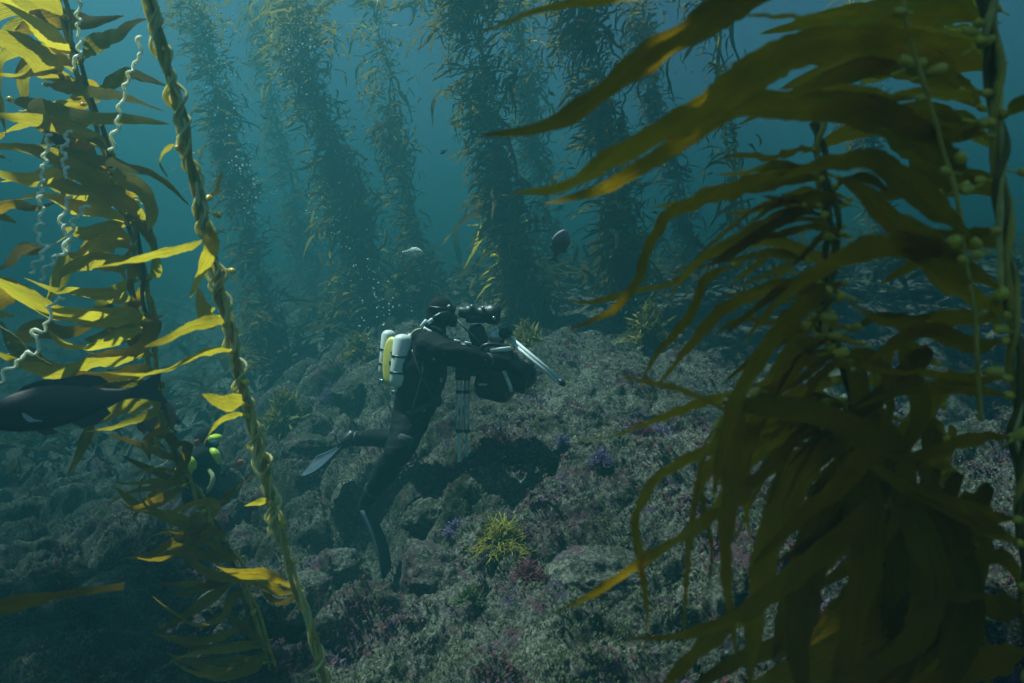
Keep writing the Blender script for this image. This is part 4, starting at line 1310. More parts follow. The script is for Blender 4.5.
def glove(parent, wrist, palm, fdir, curl, thumb, scale=1.0, mat='rubber', name="glove"):
    """palm and five separate bent fingers"""
    wrist, palm = Vector(wrist), Vector(palm)
    f = Vector(fdir).normalized()
    cu = Vector(curl).normalized()
    sd = f.cross(cu).normalized()
    mb = MB()
    limb(mb, [wrist, wrist.lerp(palm, .5), palm], [.034 * scale, .036 * scale, .03 * scale], 10, 6)
    for k in (-1, 0, 1):
        limb(mb, [wrist.lerp(palm, .4) + sd * k * .016 * scale, palm + f * .025 * scale + sd * k * .026 * scale], [.02 * scale, .016 * scale], 8, 4)
    for k, L in enumerate((.075, .085, .08, .064)):
        b = palm + f * .03 * scale + sd * (k - 1.5) * .021 * scale
        a = b + f * L * .38 * scale + cu * .01 * scale
        c = a + (f * .5 + cu * .8).normalized() * L * .34 * scale
        d = c + (f * -.25 + cu).normalized() * L * .28 * scale
        limb(mb, [b, a, c, d], [.0115 * scale, .011 * scale, .010 * scale, .0085 * scale], 8, 9)
    tb = wrist.lerp(palm, .55) + sd * thumb * .03 * scale
    limb(mb, [tb, tb + (sd * thumb + f * .6).normalized() * .04 * scale + cu * .012 * scale, tb + (sd * thumb * .5 + f).normalized() * .065 * scale + cu * .036 * scale], [.014 * scale, .012 * scale, .0095 * scale], 8, 8)
    return remeshed(mb, name, M[mat], parent, .0045, 2)


def cyl_between(mb, a, b, prof, ns=18):
    """lathe: prof is a list of (t along a-b, radius)"""
    a, b = Vector(a), Vector(b)
    ax = (b - a)
    rot = ax.normalized().to_track_quat('Z', 'Y').to_matrix()
    rings = []
    for t, r in prof:
        rings.append([a + ax * t + rot @ Vector((r * math.cos(2 * math.pi * k / ns), r * math.sin(2 * math.pi * k / ns), 0)) for k in range(ns)])
    loft(mb, rings)


def swim_fin(parent, heel, toe, tip, side, w0=.05, w1=.115, mat='fin'):
    """foot pocket and a long flexible blade with side ribs"""
    heel, toe, tip, side = Vector(heel), Vector(toe), Vector(tip), Vector(side).normalized()
    mb = MB()
    limb(mb, [heel, heel.lerp(toe, .6), toe.lerp(tip, .08)], [.052, .05, .036], 12, 8)
    o = mb.build("fin", M['rubber'], parent)
    nrm_ = (tip - toe).normalized().cross(side).normalized()
    bm_ = MB()
    rings = []
    for i in range(13):
        t = i / 12
        c = toe.lerp(tip, t) + nrm_ * .05 * math.sin(t * 2.4)
        ww = w0 + (w1 - w0) * min(1, t * 1.5) ** .8
        if i == 12: ww *= .88
        th = .007 * (1 - t * .7)
        rings.append([c + side * ww * a + nrm_ * b for a, b in ((-1, th * 2), (-.86, th * 2), (-.84, th * .5), (0, th), (.84, th * .5), (.86, th * 2), (1, th * 2), (1, -th * 2), (.86, -th * 2), (.84, -th * .5), (0, -th), (-.84, -th * .5), (-.86, -th * 2), (-1, -th * 2))])
    loft(bm_, rings)
    bm_.build("fin_blade", M[mat], o)
    st = MB()
    tube(st, [heel + side * .05 + nrm_ * .01, heel - (toe - heel).normalized() * .055, heel - side * .05 + nrm_ * .01], .009, 6)
    st.build("fin_strap", M['alu'], o)
    return o


def D(px, py, dy=0.0, Y=4.7):
    return P(px, py, Y + dy)


dv = empty("person", D(371, 500), "scuba diver in a black wetsuit with white tanks, leaning over a large camera", "person", "scuba divers")
mb = MB()
for dy in (-.085, .085):
    limb(mb, [D(411, 421, dy), D(416, 394, dy), D(424, 364, dy), D(431, 345, dy * 1.2)], [.115, .125, .150, .118])
limb(mb, [D(415, 405), D(424, 368), D(431, 345)], [.132, .158, .122])
limb(mb, [D(431, 345, -.21), D(432, 342), D(431, 345, .21)], [.075, .09, .075])
limb(mb, [D(431, 343), D(436, 327), D(439, 315)], [.08, .064, .06])
ball(mb, D(440.5, 312), .084, .070, .092, n=18, m=12)
ball(mb, D(446, 318), .05, .055, .05)
limb(mb, [D(430, 346, -.22), D(450, 354, -.31), D(468, 358, -.32), D(486, 362, -.27), D(503, 363, -.20)], [.086, .078, .068, .058, .042])
limb(mb, [D(432, 344, .22), D(462, 352, .34), D(490, 352, .17)], [.076, .058, .038])
limb(mb, [D(409, 419, -.09), D(404, 440, -.20), D(395, 457, -.28), D(385, 473, -.18), D(375, 488, -.05), D(366, 502, .05)], [.112, .094, .066, .066, .055, .042])
limb(mb, [D(412, 420, .09), D(407, 432, .28), D(401, 439, .46), D(378, 438, .50), D(352, 439, .52)], [.11, .094, .070, .064, .042])
body = remeshed(mb, "wetsuit_body", M['neoprene'], dv)


def wrinkle(o, amp, sc):
    """folds in the suit"""
    me = o.data
    n = len(me.vertices)
    co = np.empty(n * 3); me.vertices.foreach_get("co", co)
    no = np.empty(n * 3); me.vertices.foreach_get("normal", no)
    co, no = co.reshape(-1, 3), no.reshape(-1, 3)
    q = co * np.array([sc * .6, sc * .6, sc * 1.6])
    co = co + no * (amp * fbm(q + 2, 3, .5, True) + amp * .8 * fbm(co * sc * .45, 2))[:, None]
    me.vertices.foreach_set("co", co.ravel())
    me.update()


wrinkle(body, .011, 9)

mb = MB()
ball(mb, D(440, 311), .090, .078, .092, Matrix.Rotation(.25, 3, 'Y'), 20, 12)
limb(mb, [D(438, 316), D(435, 326)], [.075, .074])
remeshed(mb, "hood", M['neoprene'], dv, .009, 3)
mb = MB()
box(mb, D(449.5, 311), .06, .15, .085, Matrix.Rotation(.2, 3, 'Y'), .02)
msk = mb.build("dive_mask", M['rubber'], dv)
mb = MB()
for dy in (-.037, .037):
    box(mb, D(454.6, 310.4, dy), .006, .062, .055, Matrix.Rotation(.2, 3, 'Y'), .002)
mb.build("mask_lens", M['lens'], msk)
mb = MB()
tube(mb, spline([D(447, 308, -.08), D(440, 308, -.10), D(430, 307, -.05), D(429, 307, .05)], 12), .008, 6)
mb.build("mask_strap", M['rubber'], msk)
mb = MB()
cyl_between(mb, D(448, 320), D(457, 321), [(0, .03), (.3, .042), (.8, .042), (1, .03)])
mb.build("mouthpiece", M['blackplastic'], dv)
mb = MB()
tube(mb, spline([D(453, 319, -.05), D(447, 314, -.13), D(438, 316, -.16), D(430, 323, -.15), D(424, 329, -.12)], 26), .017 + .002 * np.sin(np.arange(26) * 2.2), 9)
mb.build("breathing_hose", M['rubber'], dv)
mb = MB()
tube(mb, spline([D(452, 319, .05), D(444, 312, .12), D(434, 316, .14), D(425, 328, .1)], 26), .017 + .002 * np.sin(np.arange(26) * 2.2), 9)
mb.build("breathing_hose", M['rubber'], dv)
mb = MB()
tube(mb, spline([D(411, 340, -.1), D(412, 334, -.14), D(417, 330, -.15), D(424, 329, -.12)], 16), .008, 6)
mb.build("gas_hose", M['hose'], dv)
mb = MB()
tube(mb, spline([D(424, 328, -.18), D(432, 333, -.2), D(440, 340, -.2), D(448, 344, -.19)], 16), .011, 6)
mb.build("gas_hose", M['alu'], dv)
for (a, b, dy) in [((421, 327), (427, 320), -.13), ((428, 323), (433, 319), -.17)]:
    mb = MB()
    cyl_between(mb, D(*a, dy), D(*b, dy), [(0, .008), (.1, .013), (.9, .013), (1, .008)], 10)
    mb.build("hose_fitting", M['alu'], dv)


def tank(a, b, r):
    mb = MB()
    cyl_between(mb, a, b, [(0, .012), (.015, r * .5), (.05, r * .82), (.11, r), (.86, r), (.93, r * .86), (.98, r * .6), (1, r * .3)], 22)
    t = mb.build("air_tank", M['tank'], dv)
    ax = (Vector(b) - Vector(a))
    for k in (.42, .72):
        mb = MB()
        c = Vector(a) + ax * k
        u = ax.normalized() * .007
        cyl_between(mb, c - u, c + u, [(0, r + .003), (.5, r + .005), (1, r + .003)], 22)
        mb.build("tank_band", M['rubber'], t)
    mb = MB()
    e = Vector(b)
    u = ax.normalized()
    cyl_between(mb, e, e + u * .035, [(0, .016), (.5, .019), (1, .014)], 10)
    cyl_between(mb, e + u * .025 - Vector((.04, 0, 0)), e + u * .025 + Vector((.03, 0, 0)), [(0, .013), (.4, .010), (.7, .014), (1, .014)], 10)
    mb.build("tank_valve", M['chrome'], t)


tank(D(403.5, 334, -.14), D(398.5, 388, -.14), .060)
tank(D(389.5, 330, .11), D(385.5, 377, .11), .05)
mb = MB()
rot = Matrix.Rotation(.09, 3, 'Y')
rings = []
for sgn, ins in ((-1, .8), (-1, 1), (1, 1), (1, .8)):
    pass
cen = D(391.5, 361, -.05)
for t, k in ((-.016, .82), (-.009, 1), (.009, 1), (.016, .82)):
    ring = []
    for j in range(28):
        a = 2 * math.pi * j / 28
        y, z = .062 * k * math.copysign(abs(math.cos(a)) ** .8, math.cos(a)), .155 * k * math.copysign(abs(math.sin(a)) ** .8, math.sin(a))
        ring.append(cen + Matrix.Rotation(R(62), 3, 'Z') @ (rot @ Vector((t, y, z))))
    rings.append(ring)
loft(mb, rings)
plate = mb.build("yellow_cover", M['plate'], dv)
for px, py, s in ((391.9, 353, .018), (391.3, 363, .026)):
    mb = MB()
    box(mb, D(px, py, -.072), s, .012, s * 1.25, rot, .004)
    mb.build("cover_badge", M['rubber'], plate)
mb = MB()
box(mb, D(409, 362), .13, .27, .38, Matrix.Rotation(.14, 3, 'Y'), .04)
mb.build("back_pack", M['rubber'], dv)
mb = MB()
for dx in (-2.2, 2.2):
    box(mb, D(404 + dx, 403, -.12), .022, .012, .09, Matrix.Rotation(.30, 3, 'Y'), .004)
box(mb, D(402.4, 408.5, -.12), .046, .012, .03, Matrix.Rotation(.30, 3, 'Y'), .004)
mb.build("white_tag", M['tank'], dv)
mb = MB()
for dy in (-.14, .14):
    tube(mb, spline([D(416, 345, dy), D(428, 335, dy * 1.05), D(441, 345, dy * 1.15), D(444, 368, dy * 1.1), D(436, 396, dy)], 20), .014, 6)
tube(mb, spline([D(401, 408, -.1), D(412, 413, -.22), D(428, 405, -.18), D(434, 400, 0)], 18), .018, 6)
mb.build("harness", M['neoprene_seam'], dv)
for q in ((444, 358, -.17), (441, 380, -.16), (424, 409, -.21)):
    mb = MB()
    box(mb, D(*q), .02, .016, .034, None, .005)
    mb.build("buckle", M['chrome'], dv)
swim_fin(dv, D(368, 500, .05), D(364, 508, .04), D(382, 577, -.08), (.12, 1, .1), .045, .095)
swim_fin(dv, D(352, 437, .52), D(345, 443, .50), D(306, 463, .45), (.3, .8, .55))
glove(dv, D(503, 363, -.2), D(511, 364, -.17), (.85, .35, -.2), (-.1, .6, -.75), 1)
glove(dv, D(490, 352, .17), D(497, 352, .15), (.8, -.3, -.1), (.1, -.4, -.8), -1)

# cuffs, seams, a gauge on its hose and a pocket
for a_, b_, r_ in ((D(486, 362, -.27), D(490, 362.3, -.255), .056), (D(375, 488, -.05), D(373, 491, -.03), .060), (D(358, 438.6, .515), D(355, 438.8, .517), .053)):
    mb = MB()
    cyl_between(mb, a_, b_, [(0, r_ * .96), (.2, r_ * 1.04), (.8, r_ * 1.04), (1, r_ * .96)], 18)
    mb.build("cuff", M['neoprene_seam'], dv)
mb = MB()
tube(mb, spline([D(412, 350, -.2), D(420, 372, -.27), D(430, 392, -.27), D(436, 402, -.24)], 18), .009, 6)
cyl_between(mb, D(436, 400, -.26), D(437, 402, -.21), [(0, .03), (.2, .036), (.9, .036), (1, .03)], 16)
mb.build("pressure_gauge", M['rubber'], dv)
mb = MB()
box(mb, D(403, 446, -.30), .10, .03, .14, Matrix.Rotation(.35, 3, 'Y'), .012)
mb.build("thigh_pocket", M['neoprene_seam'], dv)
mb = MB()
tube(mb, spline([D(424, 350, -.2), D(422, 376, -.265), D(414, 404, -.24), D(409, 420, -.215)], 20), .006, 5)
mb.build("suit_seam", M['neoprene_seam'], dv)

# ---- camera in its housing
ch = empty("camera_housing", D(492, 400), "bulky black underwater camera housing in front of the diver's hands", "camera")
rotc = Matrix.Rotation(R(12), 3, 'Y') @ Matrix.Rotation(R(-14), 3, 'Z')
mb = MB()
box(mb, D(498, 374), .25, .22, .31, rotc, .05)
box(mb, D(494, 392), .22, .19, .10, rotc, .03)
mb.build("housing_body", M['blackplastic'], ch)
mb = MB()
pd = rotc @ Vector((1, .15, -.1))
cyl_between(mb, D(512, 372), D(512, 372) + pd * .12, [(0, .085), (.1, .10), (.45, .10), (.5, .115), (.9, .115), (1, .105)], 22)
prt = mb.build("lens_port", M['rubber'], ch)
mb = MB()
ball(mb, D(512, 372) + pd * .07, .095, n=20, m=12)
mb.build("port_glass", M['lens'], prt)
mb = MB()
tube(mb, spline([D(478, 356, -.14), D(484, 346, -.17), D(498, 345, -.17), D(510, 350, -.17), D(514, 362, -.15)], 22), .014, 8)
mb.build("handle", M['rubber'], ch)
mb = MB()
tube(mb, spline([D(503, 368, -.15), D(506, 376, -.17), D(510, 386, -.17), D(511, 391, -.14)], 14), .012, 8)
mb.build("handle", M['alu'], ch)  # pale tube standing in for the highlight on the handle
mb = MB()
box(mb, D(500.5, 349.5, -.18), .135, .02, .028, Matrix.Rotation(R(-5), 3, 'Y'), .006)
mb.build("control_panel", M['alu'], ch)
mb = MB()
box(mb, D(483, 384.5, -.125), .055, .012, .012, None, .004)
mb.build("latch", M['alu'], ch)
for q in ((487, 366), (493, 361), (489, 377), (503, 362), (480, 372)):
    mb = MB()
    cyl_between(mb, D(*q, -.10), D(*q, -.15), [(0, .016), (.6, .016), (.7, .020), (1, .018)], 12)
    mb.build("control_knob", M['chrome'] if q[0] in (487, 503) else M['rubber'], ch)
mb = MB()
box(mb, D(478, 336), .11, .10, .15, Matrix.Rotation(R(-18), 3, 'Y'), .03)
mb.build("monitor_post", M['blackplastic'], ch)
mb = MB()
a, b = D(459, 312, -.02), D(499, 315, -.02)
cyl_between(mb, a, b, [(0, .03), (.02, .036), (.16, .036), (.18, .048), (.34, .048), (.36, .042), (.58, .042), (.6, .058), (.72, .058), (.74, .064), (.97, .064), (1, .056)], 20)
box(mb, D(476, 319, -.02), .13, .09, .05, None, .012)
vf = mb.build("viewfinder", M['blackplastic'], ch)
for q in ((472, 306.5), (494, 318), (483, 308)):
    mb = MB()
    cyl_between(mb, D(*q, -.04), D(*q, -.09), [(0, .010), (.6, .010), (.7, .013), (1, .011)], 10)
    mb.build("adjusting_screw", M['chrome'], vf)
mb = MB()
cyl_between(mb, D(498, 315, -.02), D(500.4, 315.2, -.02), [(0, .05), (1, .046)], 18)
mb.build("viewfinder_glass", M['lens'], vf)
mb = MB()
tube(mb, spline([D(456, 318, -.05), D(462, 325, -.12), D(470, 333, -.14), D(480, 343, -.14)], 18), .008, 6)
tube(mb, spline([D(448, 346, -.12), D(456, 343, -.16), D(468, 345, -.18), D(479, 350, -.17)], 18), .010, 6)
mb.build("cable", M['neoprene_seam'], ch)
for q in ((457, 341), (463, 345), (468, 343)):
    mb = MB()
    box(mb, D(*q, -.19), .045, .012, .016, Matrix.Rotation(R(12), 3, 'Y'), .004)
    mb.build("cable_clip", M['alu'], ch)

tp = empty("tripod", D(462, 462), "pale aluminium tripod, two legs standing straight down and one slanting out to the right", "tripod")
mb = MB()
box(mb, D(474, 372, -.02), .22, .13, .05, None, .015)
cyl_between(mb, D(463, 366, -.03), D(463, 380, -.03), [(0, .04), (.3, .05), (1, .05)], 16)
mb.build("tripod_head", M['blackplastic'], tp)
for x0, x1, dy in ((457.6, 461.4, -.06), (465.0, 468.8, .03)):
    mb = MB()
    for x in (x0, x1):
        cyl_between(mb, D(x, 376, dy), D(x - .3, 432, dy), [(0, .0085), (1, .0085)], 10)
    lg = mb.build("leg", M['alu'], tp)
    xm = (x0 + x1) / 2 - .2
    mb = MB()
    cyl_between(mb, D(xm, 430, dy), D(xm, 462, dy), [(0, .010), (.96, .010), (.97, .014), (1, .012)], 10)
    mb.build("lower_tube", M['alu'], lg)
    for py in (378, 392, 431):
        mb = MB()
        box(mb, D(xm, py, dy), .046, .03, .022, None, .006)
        mb.build("leg_clamp", M['rubber'], lg)
mb = MB()
for ox, oz in ((0, 0), (-1.9, 2.7)):
    cyl_between(mb, D(506 + ox, 333.5 + oz, -.02), D(562 + ox, 381 + oz, -.25), [(0, .0115), (1, .0115)], 10)
lg = mb.build("leg", M['alu'], tp)
mb = MB()
cyl_between(mb, D(558.6, 379.6, -.235), D(564.5, 385, -.26), [(0, .016), (.6, .02), (1, .012)], 10)
mb.build("leg_foot", M['rubber'], lg)
mb = MB()
cyl_between(mb, D(499, 336, .04), D(508, 331.5, -.07), [(0, .03), (.5, .04), (1, .03)], 14)
tube(mb, [D(502, 336), D(498, 350), D(490, 366)], .024, 8)
mb.build("leg_joint", M['blackplastic'], lg)
mb = MB()
box(mb, D(495.5, 336.5, -.03), .09, .016, .085, Matrix.Rotation(R(-38), 3, 'Y'), .006)
mb.build("bracket_plate", M['chrome'], tp)


# ---- the second diver, half hidden behind the leafy kelp
def E(px, py, dy=0.0):
    return P(px, py, 6.2 + dy)


d2 = empty("person", E(198, 500), "distant diver with bright yellow mask and sleeve, half hidden behind the brown curled kelp", "person", "scuba divers")
mb = MB()
for dy in (-.08, .08):
    limb(mb, [E(197, 494, dy), E(200, 474, dy), E(203, 460, dy)], [.125, .12, .12])
limb(mb, [E(203, 458, -.2), E(203, 457, 0), E(203, 458, .2)], [.075, .09, .075])
limb(mb, [E(203, 457), E(206, 446)], [.07, .06])
ball(mb, E(207, 441), .10, .09, .12, n=16, m=10)
limb(mb, [E(200, 459, -.22), E(187, 466, -.28), E(183, 478, -.30), E(190, 487, -.36)], [.074, .06, .054, .038])
limb(mb, [E(205, 458, .22), E(214, 468, .2), E(213, 484, .1)], [.074, .056, .038])
limb(mb, [E(197, 494, -.09), E(212, 499, -.18), E(222, 504, -.2), E(204, 510, -.15), E(186, 512, -.12)], [.12, .10, .075, .07, .045])
limb(mb, [E(198, 494, .09), E(212, 498, .2), E(224, 503, .25), E(206, 508, .3), E(188, 510, .3)], [.12, .10, .075, .07, .045])
remeshed(mb, "wetsuit_body", M['neoprene'], d2, .016)
mb = MB()
limb(mb, [E(191.5, 463, -.275), E(185.5, 468, -.30), E(182, 475, -.312), E(182, 481, -.33)], [.060, .070, .066, .048])
remeshed(mb, "yellow_sleeve", M['lime'], d2, .012, 2)
mb = MB()
tube(mb, spline([E(211, 449, -.20), E(215, 453, -.25), E(218, 459, -.25), E(219, 464, -.22)], 12), [.012, .020, .026, .030, .032, .033, .032, .030, .027, .022, .017, .01], 9)
mb.build("yellow_air_cell", M['lime'], d2)
mb = MB()
box(mb, E(215.2, 438.6, -.06), .075, .15, .06, Matrix.Rotation(R(16), 3, 'Y'), .015)
mk = mb.build("dive_mask", M['lime'], d2)
mb = MB()
box(mb, E(214.6, 442.6, -.145), .055, .012, .034, None, .006)
mb.build("mask_lens", plain("blue_lens", (.10, .30, .55), .1, spec=.8), mk)
mb = MB()
tube(mb, spline([E(209, 470, -.26), E(213, 477, -.32), E(211, 486, -.33), E(206, 492, -.3)], 14), .019, 8)
mb.build("pale_hose", M['stipe_white'], d2)
glove(d2, E(190, 487, -.36), E(195, 489, -.36), (.9, -.2, -.1), (0, .5, -.8), 1)
glove(d2, E(213, 484, .1), E(213, 489, .08), (.2, -.2, -.9), (-.3, -.6, -.3), 1)
mb = MB()
cyl_between(mb, E(190, 456, .05), E(186, 490, .05), [(0, .02), (.05, .07), (.12, .085), (.9, .085), (1, .05)], 18)
mb.build("air_tank", M['blackplastic'], d2)


# ------------------------------------------------------------------ fish
def fish_mat(name, back, side, belly, spots=None):
    m, n, l, b = new_mat(name)
    tc = n.new("ShaderNodeTexCoord")
    sx = n.new("ShaderNodeSeparateXYZ")
    l.new(tc.outputs["Generated"], sx.inputs[0])
    nz = n.new("ShaderNodeTexNoise"); nz.inputs["Scale"].default_value = 26; nz.inputs["Detail"].default_value = 7
    l.new(tc.outputs["Generated"], nz.inputs["Vector"])
    ma = n.new("ShaderNodeMath"); ma.operation = 'MULTIPLY_ADD'; ma.inputs[1].default_value = .25
    l.new(nz.outputs[0], ma.inputs[0]); l.new(sx.outputs[2], ma.inputs[2])
    r = ramp(n, [(.3, belly), (.55, side), (.95, back)])
    l.new(ma.outputs[0], r.inputs[0])
    out = r.outputs[0]
    if spots:
        vo = n.new("ShaderNodeTexVoronoi"); vo.inputs["Scale"].default_value = 11
        l.new(tc.outputs["Generated"], vo.inputs["Vector"])
        sr = ramp(n, [(.25, (1, 1, 1)), (.4, (0, 0, 0))])
        l.new(vo.outputs[0], sr.inputs[0])
        mx = n.new("ShaderNodeMixRGB"); mx.inputs[2].default_value = spots + (1,)
        l.new(sr.outputs[0], mx.inputs[0]); l.new(out, mx.inputs[1])
        out = mx.outputs[0]
    l.new(out, b.inputs["Base Color"])
    b.inputs["Roughness"].default_value = .6
    b.inputs["Specular IOR Level"].default_value = .25
    sc_ = n.new("ShaderNodeTexVoronoi"); sc_.inputs["Scale"].default_value = 60
    l.new(tc.outputs["Generated"], sc_.inputs["Vector"])
    bp = n.new("ShaderNodeBump"); bp.inputs["Strength"].default_value = .35; bp.inputs["Distance"].default_value = .004
    l.new(sc_.outputs[0], bp.inputs["Height"]); l.new(bp.outputs[0], b.inputs["Normal"])
    return m


FB = [(0, .02, .02), (.04, .16, .10), (.12, .30, .16), (.24, .43, .19), (.38, .50, .19), (.52, .46, .16), (.66, .34, .11), (.78, .21, .06), (.88, .13, .035), (.94, .13, .02)]


def fish(name, head, tail, height, mat, finmat, label, cat='fish', group=None, up=(0, 0, 1), bend=.0, pect=None, body=1.0):
    head, tail, up = Vector(head), Vector(tail), Vector(up)
    ax = tail - head
    L = ax.length
    x = ax.normalized()
    sd = x.cross(up).normalized()
    up = sd.cross(x).normalized()

    def at(t, h, s):
        return head + x * (L * t) + up * (height * h) + sd * (height * s + bend * L * math.sin(t * 3.1))
    root = empty(name, head.lerp(tail, .4), label, cat, group)
    mb = MB()
    rings = []
    for t, h, wd in FB:
        rings.append([at(t * .86, h * body * math.sin(a) * (1.05 if math.sin(a) > 0 else .92), wd * body * math.cos(a)) for a in [2 * math.pi * k / 18 for k in range(18)]])
    loft(mb, rings)
    b = mb.build("body", mat, root)

    def finm(nm, pts, th=.008, s0=0.0, n=1):
        mb = MB()
        k = len(pts)
        V = [at(t, h, s + th) for t, h, s in pts] + [at(t, h, s - th) for t, h, s in pts]
        fs = [tuple(range(k)), tuple(range(2 * k - 1, k - 1, -1))] + [(i, (i + 1) % k, (i + 1) % k + k, i + k) for i in range(k)]
        mb.add(V, fs)
        return mb.build(nm, finmat, root, smooth=False)
    finm("tail_fin", [(.79, .10, 0), (.86, .18, 0), (1.0, .42, 0), (.97, .16, 0), (.955, 0, 0), (.97, -.16, 0), (1.0, -.40, 0), (.86, -.17, 0), (.79, -.10, 0)])
    finm("dorsal_fin", [(.22, .42, 0), (.27, .58, 0), (.36, .64, 0), (.48, .60, 0), (.58, .62, 0), (.66, .52, 0), (.70, .34, 0), (.6, .30, 0), (.4, .42, 0)])
    finm("anal_fin", [(.46, -.38, 0), (.52, -.58, 0), (.60, -.54, 0), (.68, -.36, 0), (.66, -.20, 0), (.55, -.32, 0)])
    finm("pelvic_fin", [(.28, -.40, .05), (.33, -.58, .08), (.40, -.56, .08), (.36, -.40, .05)])
    for sg in (1, -1):
        mb = MB()
        q = [(.245, .03, .185), (.25, -.10, .22), (.275, -.20, .26), (.345, -.235, .30), (.30, -.15, .25), (.265, -.02, .20)]
        V = [at(t, h, s * sg) for t, h, s in q] + [at(t, h, s * sg + .02) for t, h, s in q]
        k = len(q)
        mb.add(V, [tuple(range(k)), tuple(range(2 * k - 1, k - 1, -1))] + [(i, (i + 1) % k, (i + 1) % k + k, i + k) for i in range(k)])
        mb.build("pectoral_fin", pect or finmat, root, smooth=False)
        mb = MB()
        ball(mb, at(.085, .07, .115 * sg * body), height * .036)
        mb.build("eye", M['lens'], root)
    return root


F_DARK = fish_mat("dark_fish_skin", (.12, .085, .09), (.026, .036, .048), (.038, .052, .066))
F_FIN = plain("dark_fin", (.03, .03, .04), .5)
F_PALEFIN = plain("pale_fin", (.30, .32, .34), .5)
fish("fish", P(-26, 422, 2.15), P(166, 387, 2.35), .138, F_DARK, F_FIN, "large dark fish swimming out of the left edge under the leafy kelp", pect=F_PALEFIN, bend=.01)
F_GREY = fish_mat("grey_fish_skin", (.42, .33, .36), (.10, .09, .12), (.08, .10, .14))  # lighter back: light from above put into the skin colour
fish("fish", P(564.5, 230, 5.7), P(553, 262, 6.0), .12, F_GREY, plain("slate_fin", (.10, .13, .17), .5), "plump grey fish hanging tail down between two kelp columns", up=(1, -.9, .5), body=1.25)
F_SPOT = fish_mat("spotted_fish_skin", (.90, .92, .78), (.92, .93, .78), (.85, .88, .70), (.12, .14, .10))
fish("fish", P(424, 253.5, 5.6), P(397, 252.5, 5.6), .088, F_SPOT, plain("cream_fin", (.6, .62, .5), .5), "small pale speckled fish facing right at mid height in open water")
F_PINK = fish_mat("pink_fish_skin", (.40, .22, .22), (.42, .25, .23), (.30, .17, .17))
fish("fish", P(166, 402, 3.4), P(153, 446, 3.5), .15, F_PINK, plain("rosy_fin", (.3, .16, .15), .5), "pinkish fish curling behind the stem of the leafy kelp", up=(-1, -.4, .2), bend=-.08)
F_RED = fish_mat("red_fish_skin", (.62, .16, .10), (.66, .18, .12), (.5, .12, .09))
fish("fish", P(244, 461, 5.4), P(234, 466, 5.4), .05, F_RED, plain("red_fin", (.6, .14, .08), .5), "tiny red fish over the ledge right of the distant diver")
fish("fish", P(194, 441, 5.6), P(202, 445, 5.6), .05, F_RED, plain("rust_fin", (.6, .14, .08), .5), "tiny red fish beside the distant diver's head")
F_SMALL = fish_mat("small_fish_skin", (.05, .06, .07), (.06, .07, .085), (.10, .12, .13))
for hx, hy, tx, ty, Y, lab in [
    (268, 119, 260, 115, 8.5, "tiny dark fish high in the open water between two hazy columns"),
    (292, 247, 285, 243, 8.5, "tiny dark fish left of the broad hazy column at mid height"),
    (224, 232, 217, 230, 8.5, "tiny dark fish just right of the thick kelp strand"),
    (440, 154, 447, 150, 8.0, "tiny dark fish left of the dark dense kelp column"),
    (246, 262, 253, 265, 8.8, "tiny dark fish low in the water left of the diver"),
    (549, 92, 555, 96, 8.5, "tiny dark fish high between the two dark columns"),
    (663, 148, 669, 151, 8.2, "tiny dark fish seen just above the second long blade on the right"),
]:
    fish("fish", P(hx, hy, Y), P(tx, ty, Y + .02), .04, F_SMALL, F_FIN, lab, group="tiny dark fish in open water")

# ------------------------------------------------------------------ bubbles and drifting specks
rb = random.Random(99)
mb = MB()


def bubbles(path, n, spread, rmin, rmax):
    c = spline([P(*q) for q in path], 60)
    for _ in range(n):
        p = Vector(c[int(rb.random() * 59.9)])
        p += Vector((rb.gauss(0, spread), rb.gauss(0, spread), rb.gauss(0, spread)))
        r = rmin + (rmax - rmin) * rb.random() ** 2.5
        ball(mb, p, r, r, r * rb.uniform(.6, .9), None, 6, 4)


bubbles([(392, 320, 4.9), (375, 285, 5.4), (350, 255, 5.8), (328, 215, 6.2), (322, 190, 6.4)], 80, .09, .004, .009)
bubbles([(385, 330, 4.7), (372, 322, 4.9), (368, 300, 5.1)], 25, .07, .004, .008)
bubbles([(252, 205, 6.6), (240, 150, 6.7), (226, 90, 6.8), (215, 30, 6.9), (210, -10, 7)], 300, .10, .005, .015)
bubbles([(300, 90, 6.7), (305, 45, 6.8), (296, 10, 6.9)], 90, .13, .006, .015)
bub = mb.build("bubble_stream", M['bubble'])
tag(bub, "streams of small air bubbles rising up left from the diver", "bubbles", kind='stuff')
mb = MB()
for _ in range(900):
    Y = rb.uniform(1.6, 8)
    p = P(rb.uniform(-60, 1084), rb.uniform(-20, 560), Y)
    if p.z < ground(p.x, p.y) + .05: continue
    r = rb.uniform(.0008, .0022) * (.5 + Y * .17)
    ball(mb, p, r, r, r, None, 4, 3)
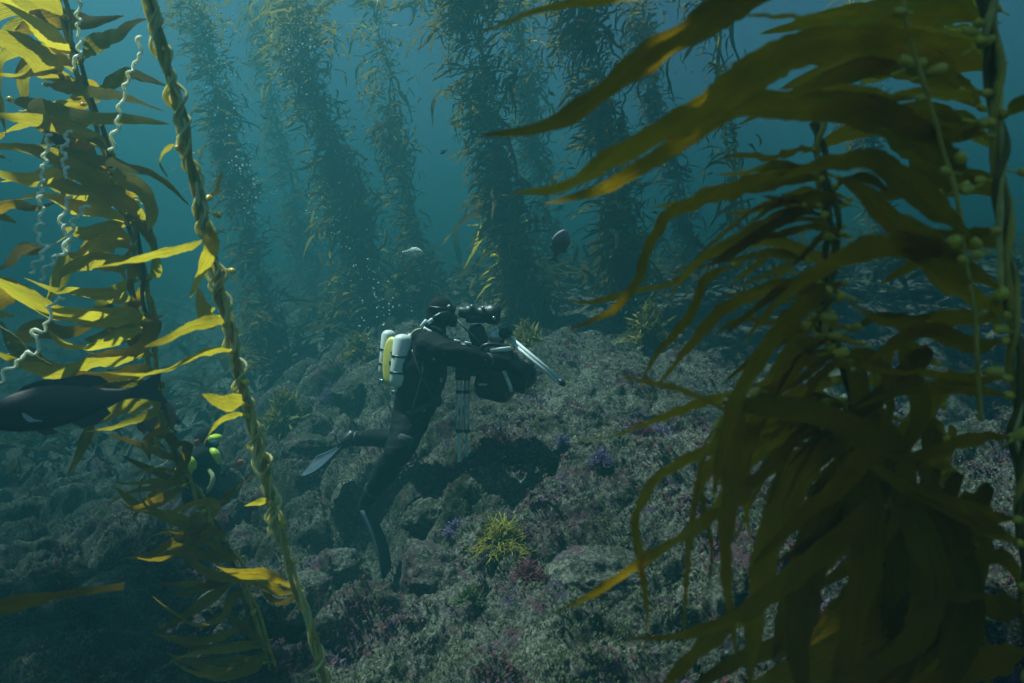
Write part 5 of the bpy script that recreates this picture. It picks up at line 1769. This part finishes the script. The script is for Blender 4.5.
spk = mb.build("drifting_specks", plain("speck", (.35, .37, .30), .7))
tag(spk, "pale specks drifting through the water", "specks", kind='stuff')

# ------------------------------------------------------------------ shade mats: unseen kelp blades added overhead to shade the scene
def shade_mat(cx, cy, rx, ry, n, seed):
    rg = random.Random(seed)
    mb = MB()
    for i in range(n):
        a, e = rg.uniform(0, 6.283), math.sqrt(rg.random())
        p = Vector((cx + rx * e * math.cos(a), cy + ry * e * math.sin(a), rg.uniform(7.0, 7.5)))
        az = rg.gauss(math.pi, .8)
        sc = rg.uniform(1.1, 2.0)
        mt = Matrix.Translation(p) @ Matrix.Rotation(az, 4, 'Z') @ Matrix.Rotation(rg.gauss(0, .25), 4, 'Y') @ Matrix.Rotation(rg.gauss(0, .5), 4, 'X') @ Matrix.Diagonal((sc, sc * 1.5, sc * .5, 1))
        src = rg.choice(_fbm)
        mw = np.array(mt)
        mb.add(np.array(src.v) @ mw[:3, :3].T + mw[:3, 3], src.f, [src.uv[j] for j in range(len(src.v))])
    o = mb.build("kelp_shade_mat", M['kelp_far'])
    tag(o, "unseen mat of kelp blades added above the frame to shade the scene", "kelp canopy", kind='stuff')


for args in SHADE_MATS:
    shade_mat(*args)

# ------------------------------------------------------------------ the water's own haze
def make_haze():
    m = bpy.data.materials.new("haze_water")
    m.use_nodes = True
    n = m.node_tree.nodes
    n.remove(n["Principled BSDF"])
    v = n.new("ShaderNodeVolumePrincipled")
    v.inputs["Color"].default_value = HAZE_COLOR + (1,)
    v.inputs["Absorption Color"].default_value = HAZE_ABSORB + (1,)
    v.inputs["Density"].default_value = HAZE_DENSITY
    v.inputs["Anisotropy"].default_value = HAZE_G
    m.node_tree.links.new(v.outputs[0], n["Material Output"].inputs["Volume"])
    lo = min(v_.co.z for v_ in seabed.data.vertices) - 1.0
    mb = MB()
    box(mb, (0, 32, (HAZE_TOP + lo) / 2), 220, 80, HAZE_TOP - lo)
    o = mb.build("haze", m, None, (0, 32, lo), smooth=False)
    o['kind'] = 'stuff'


make_haze()
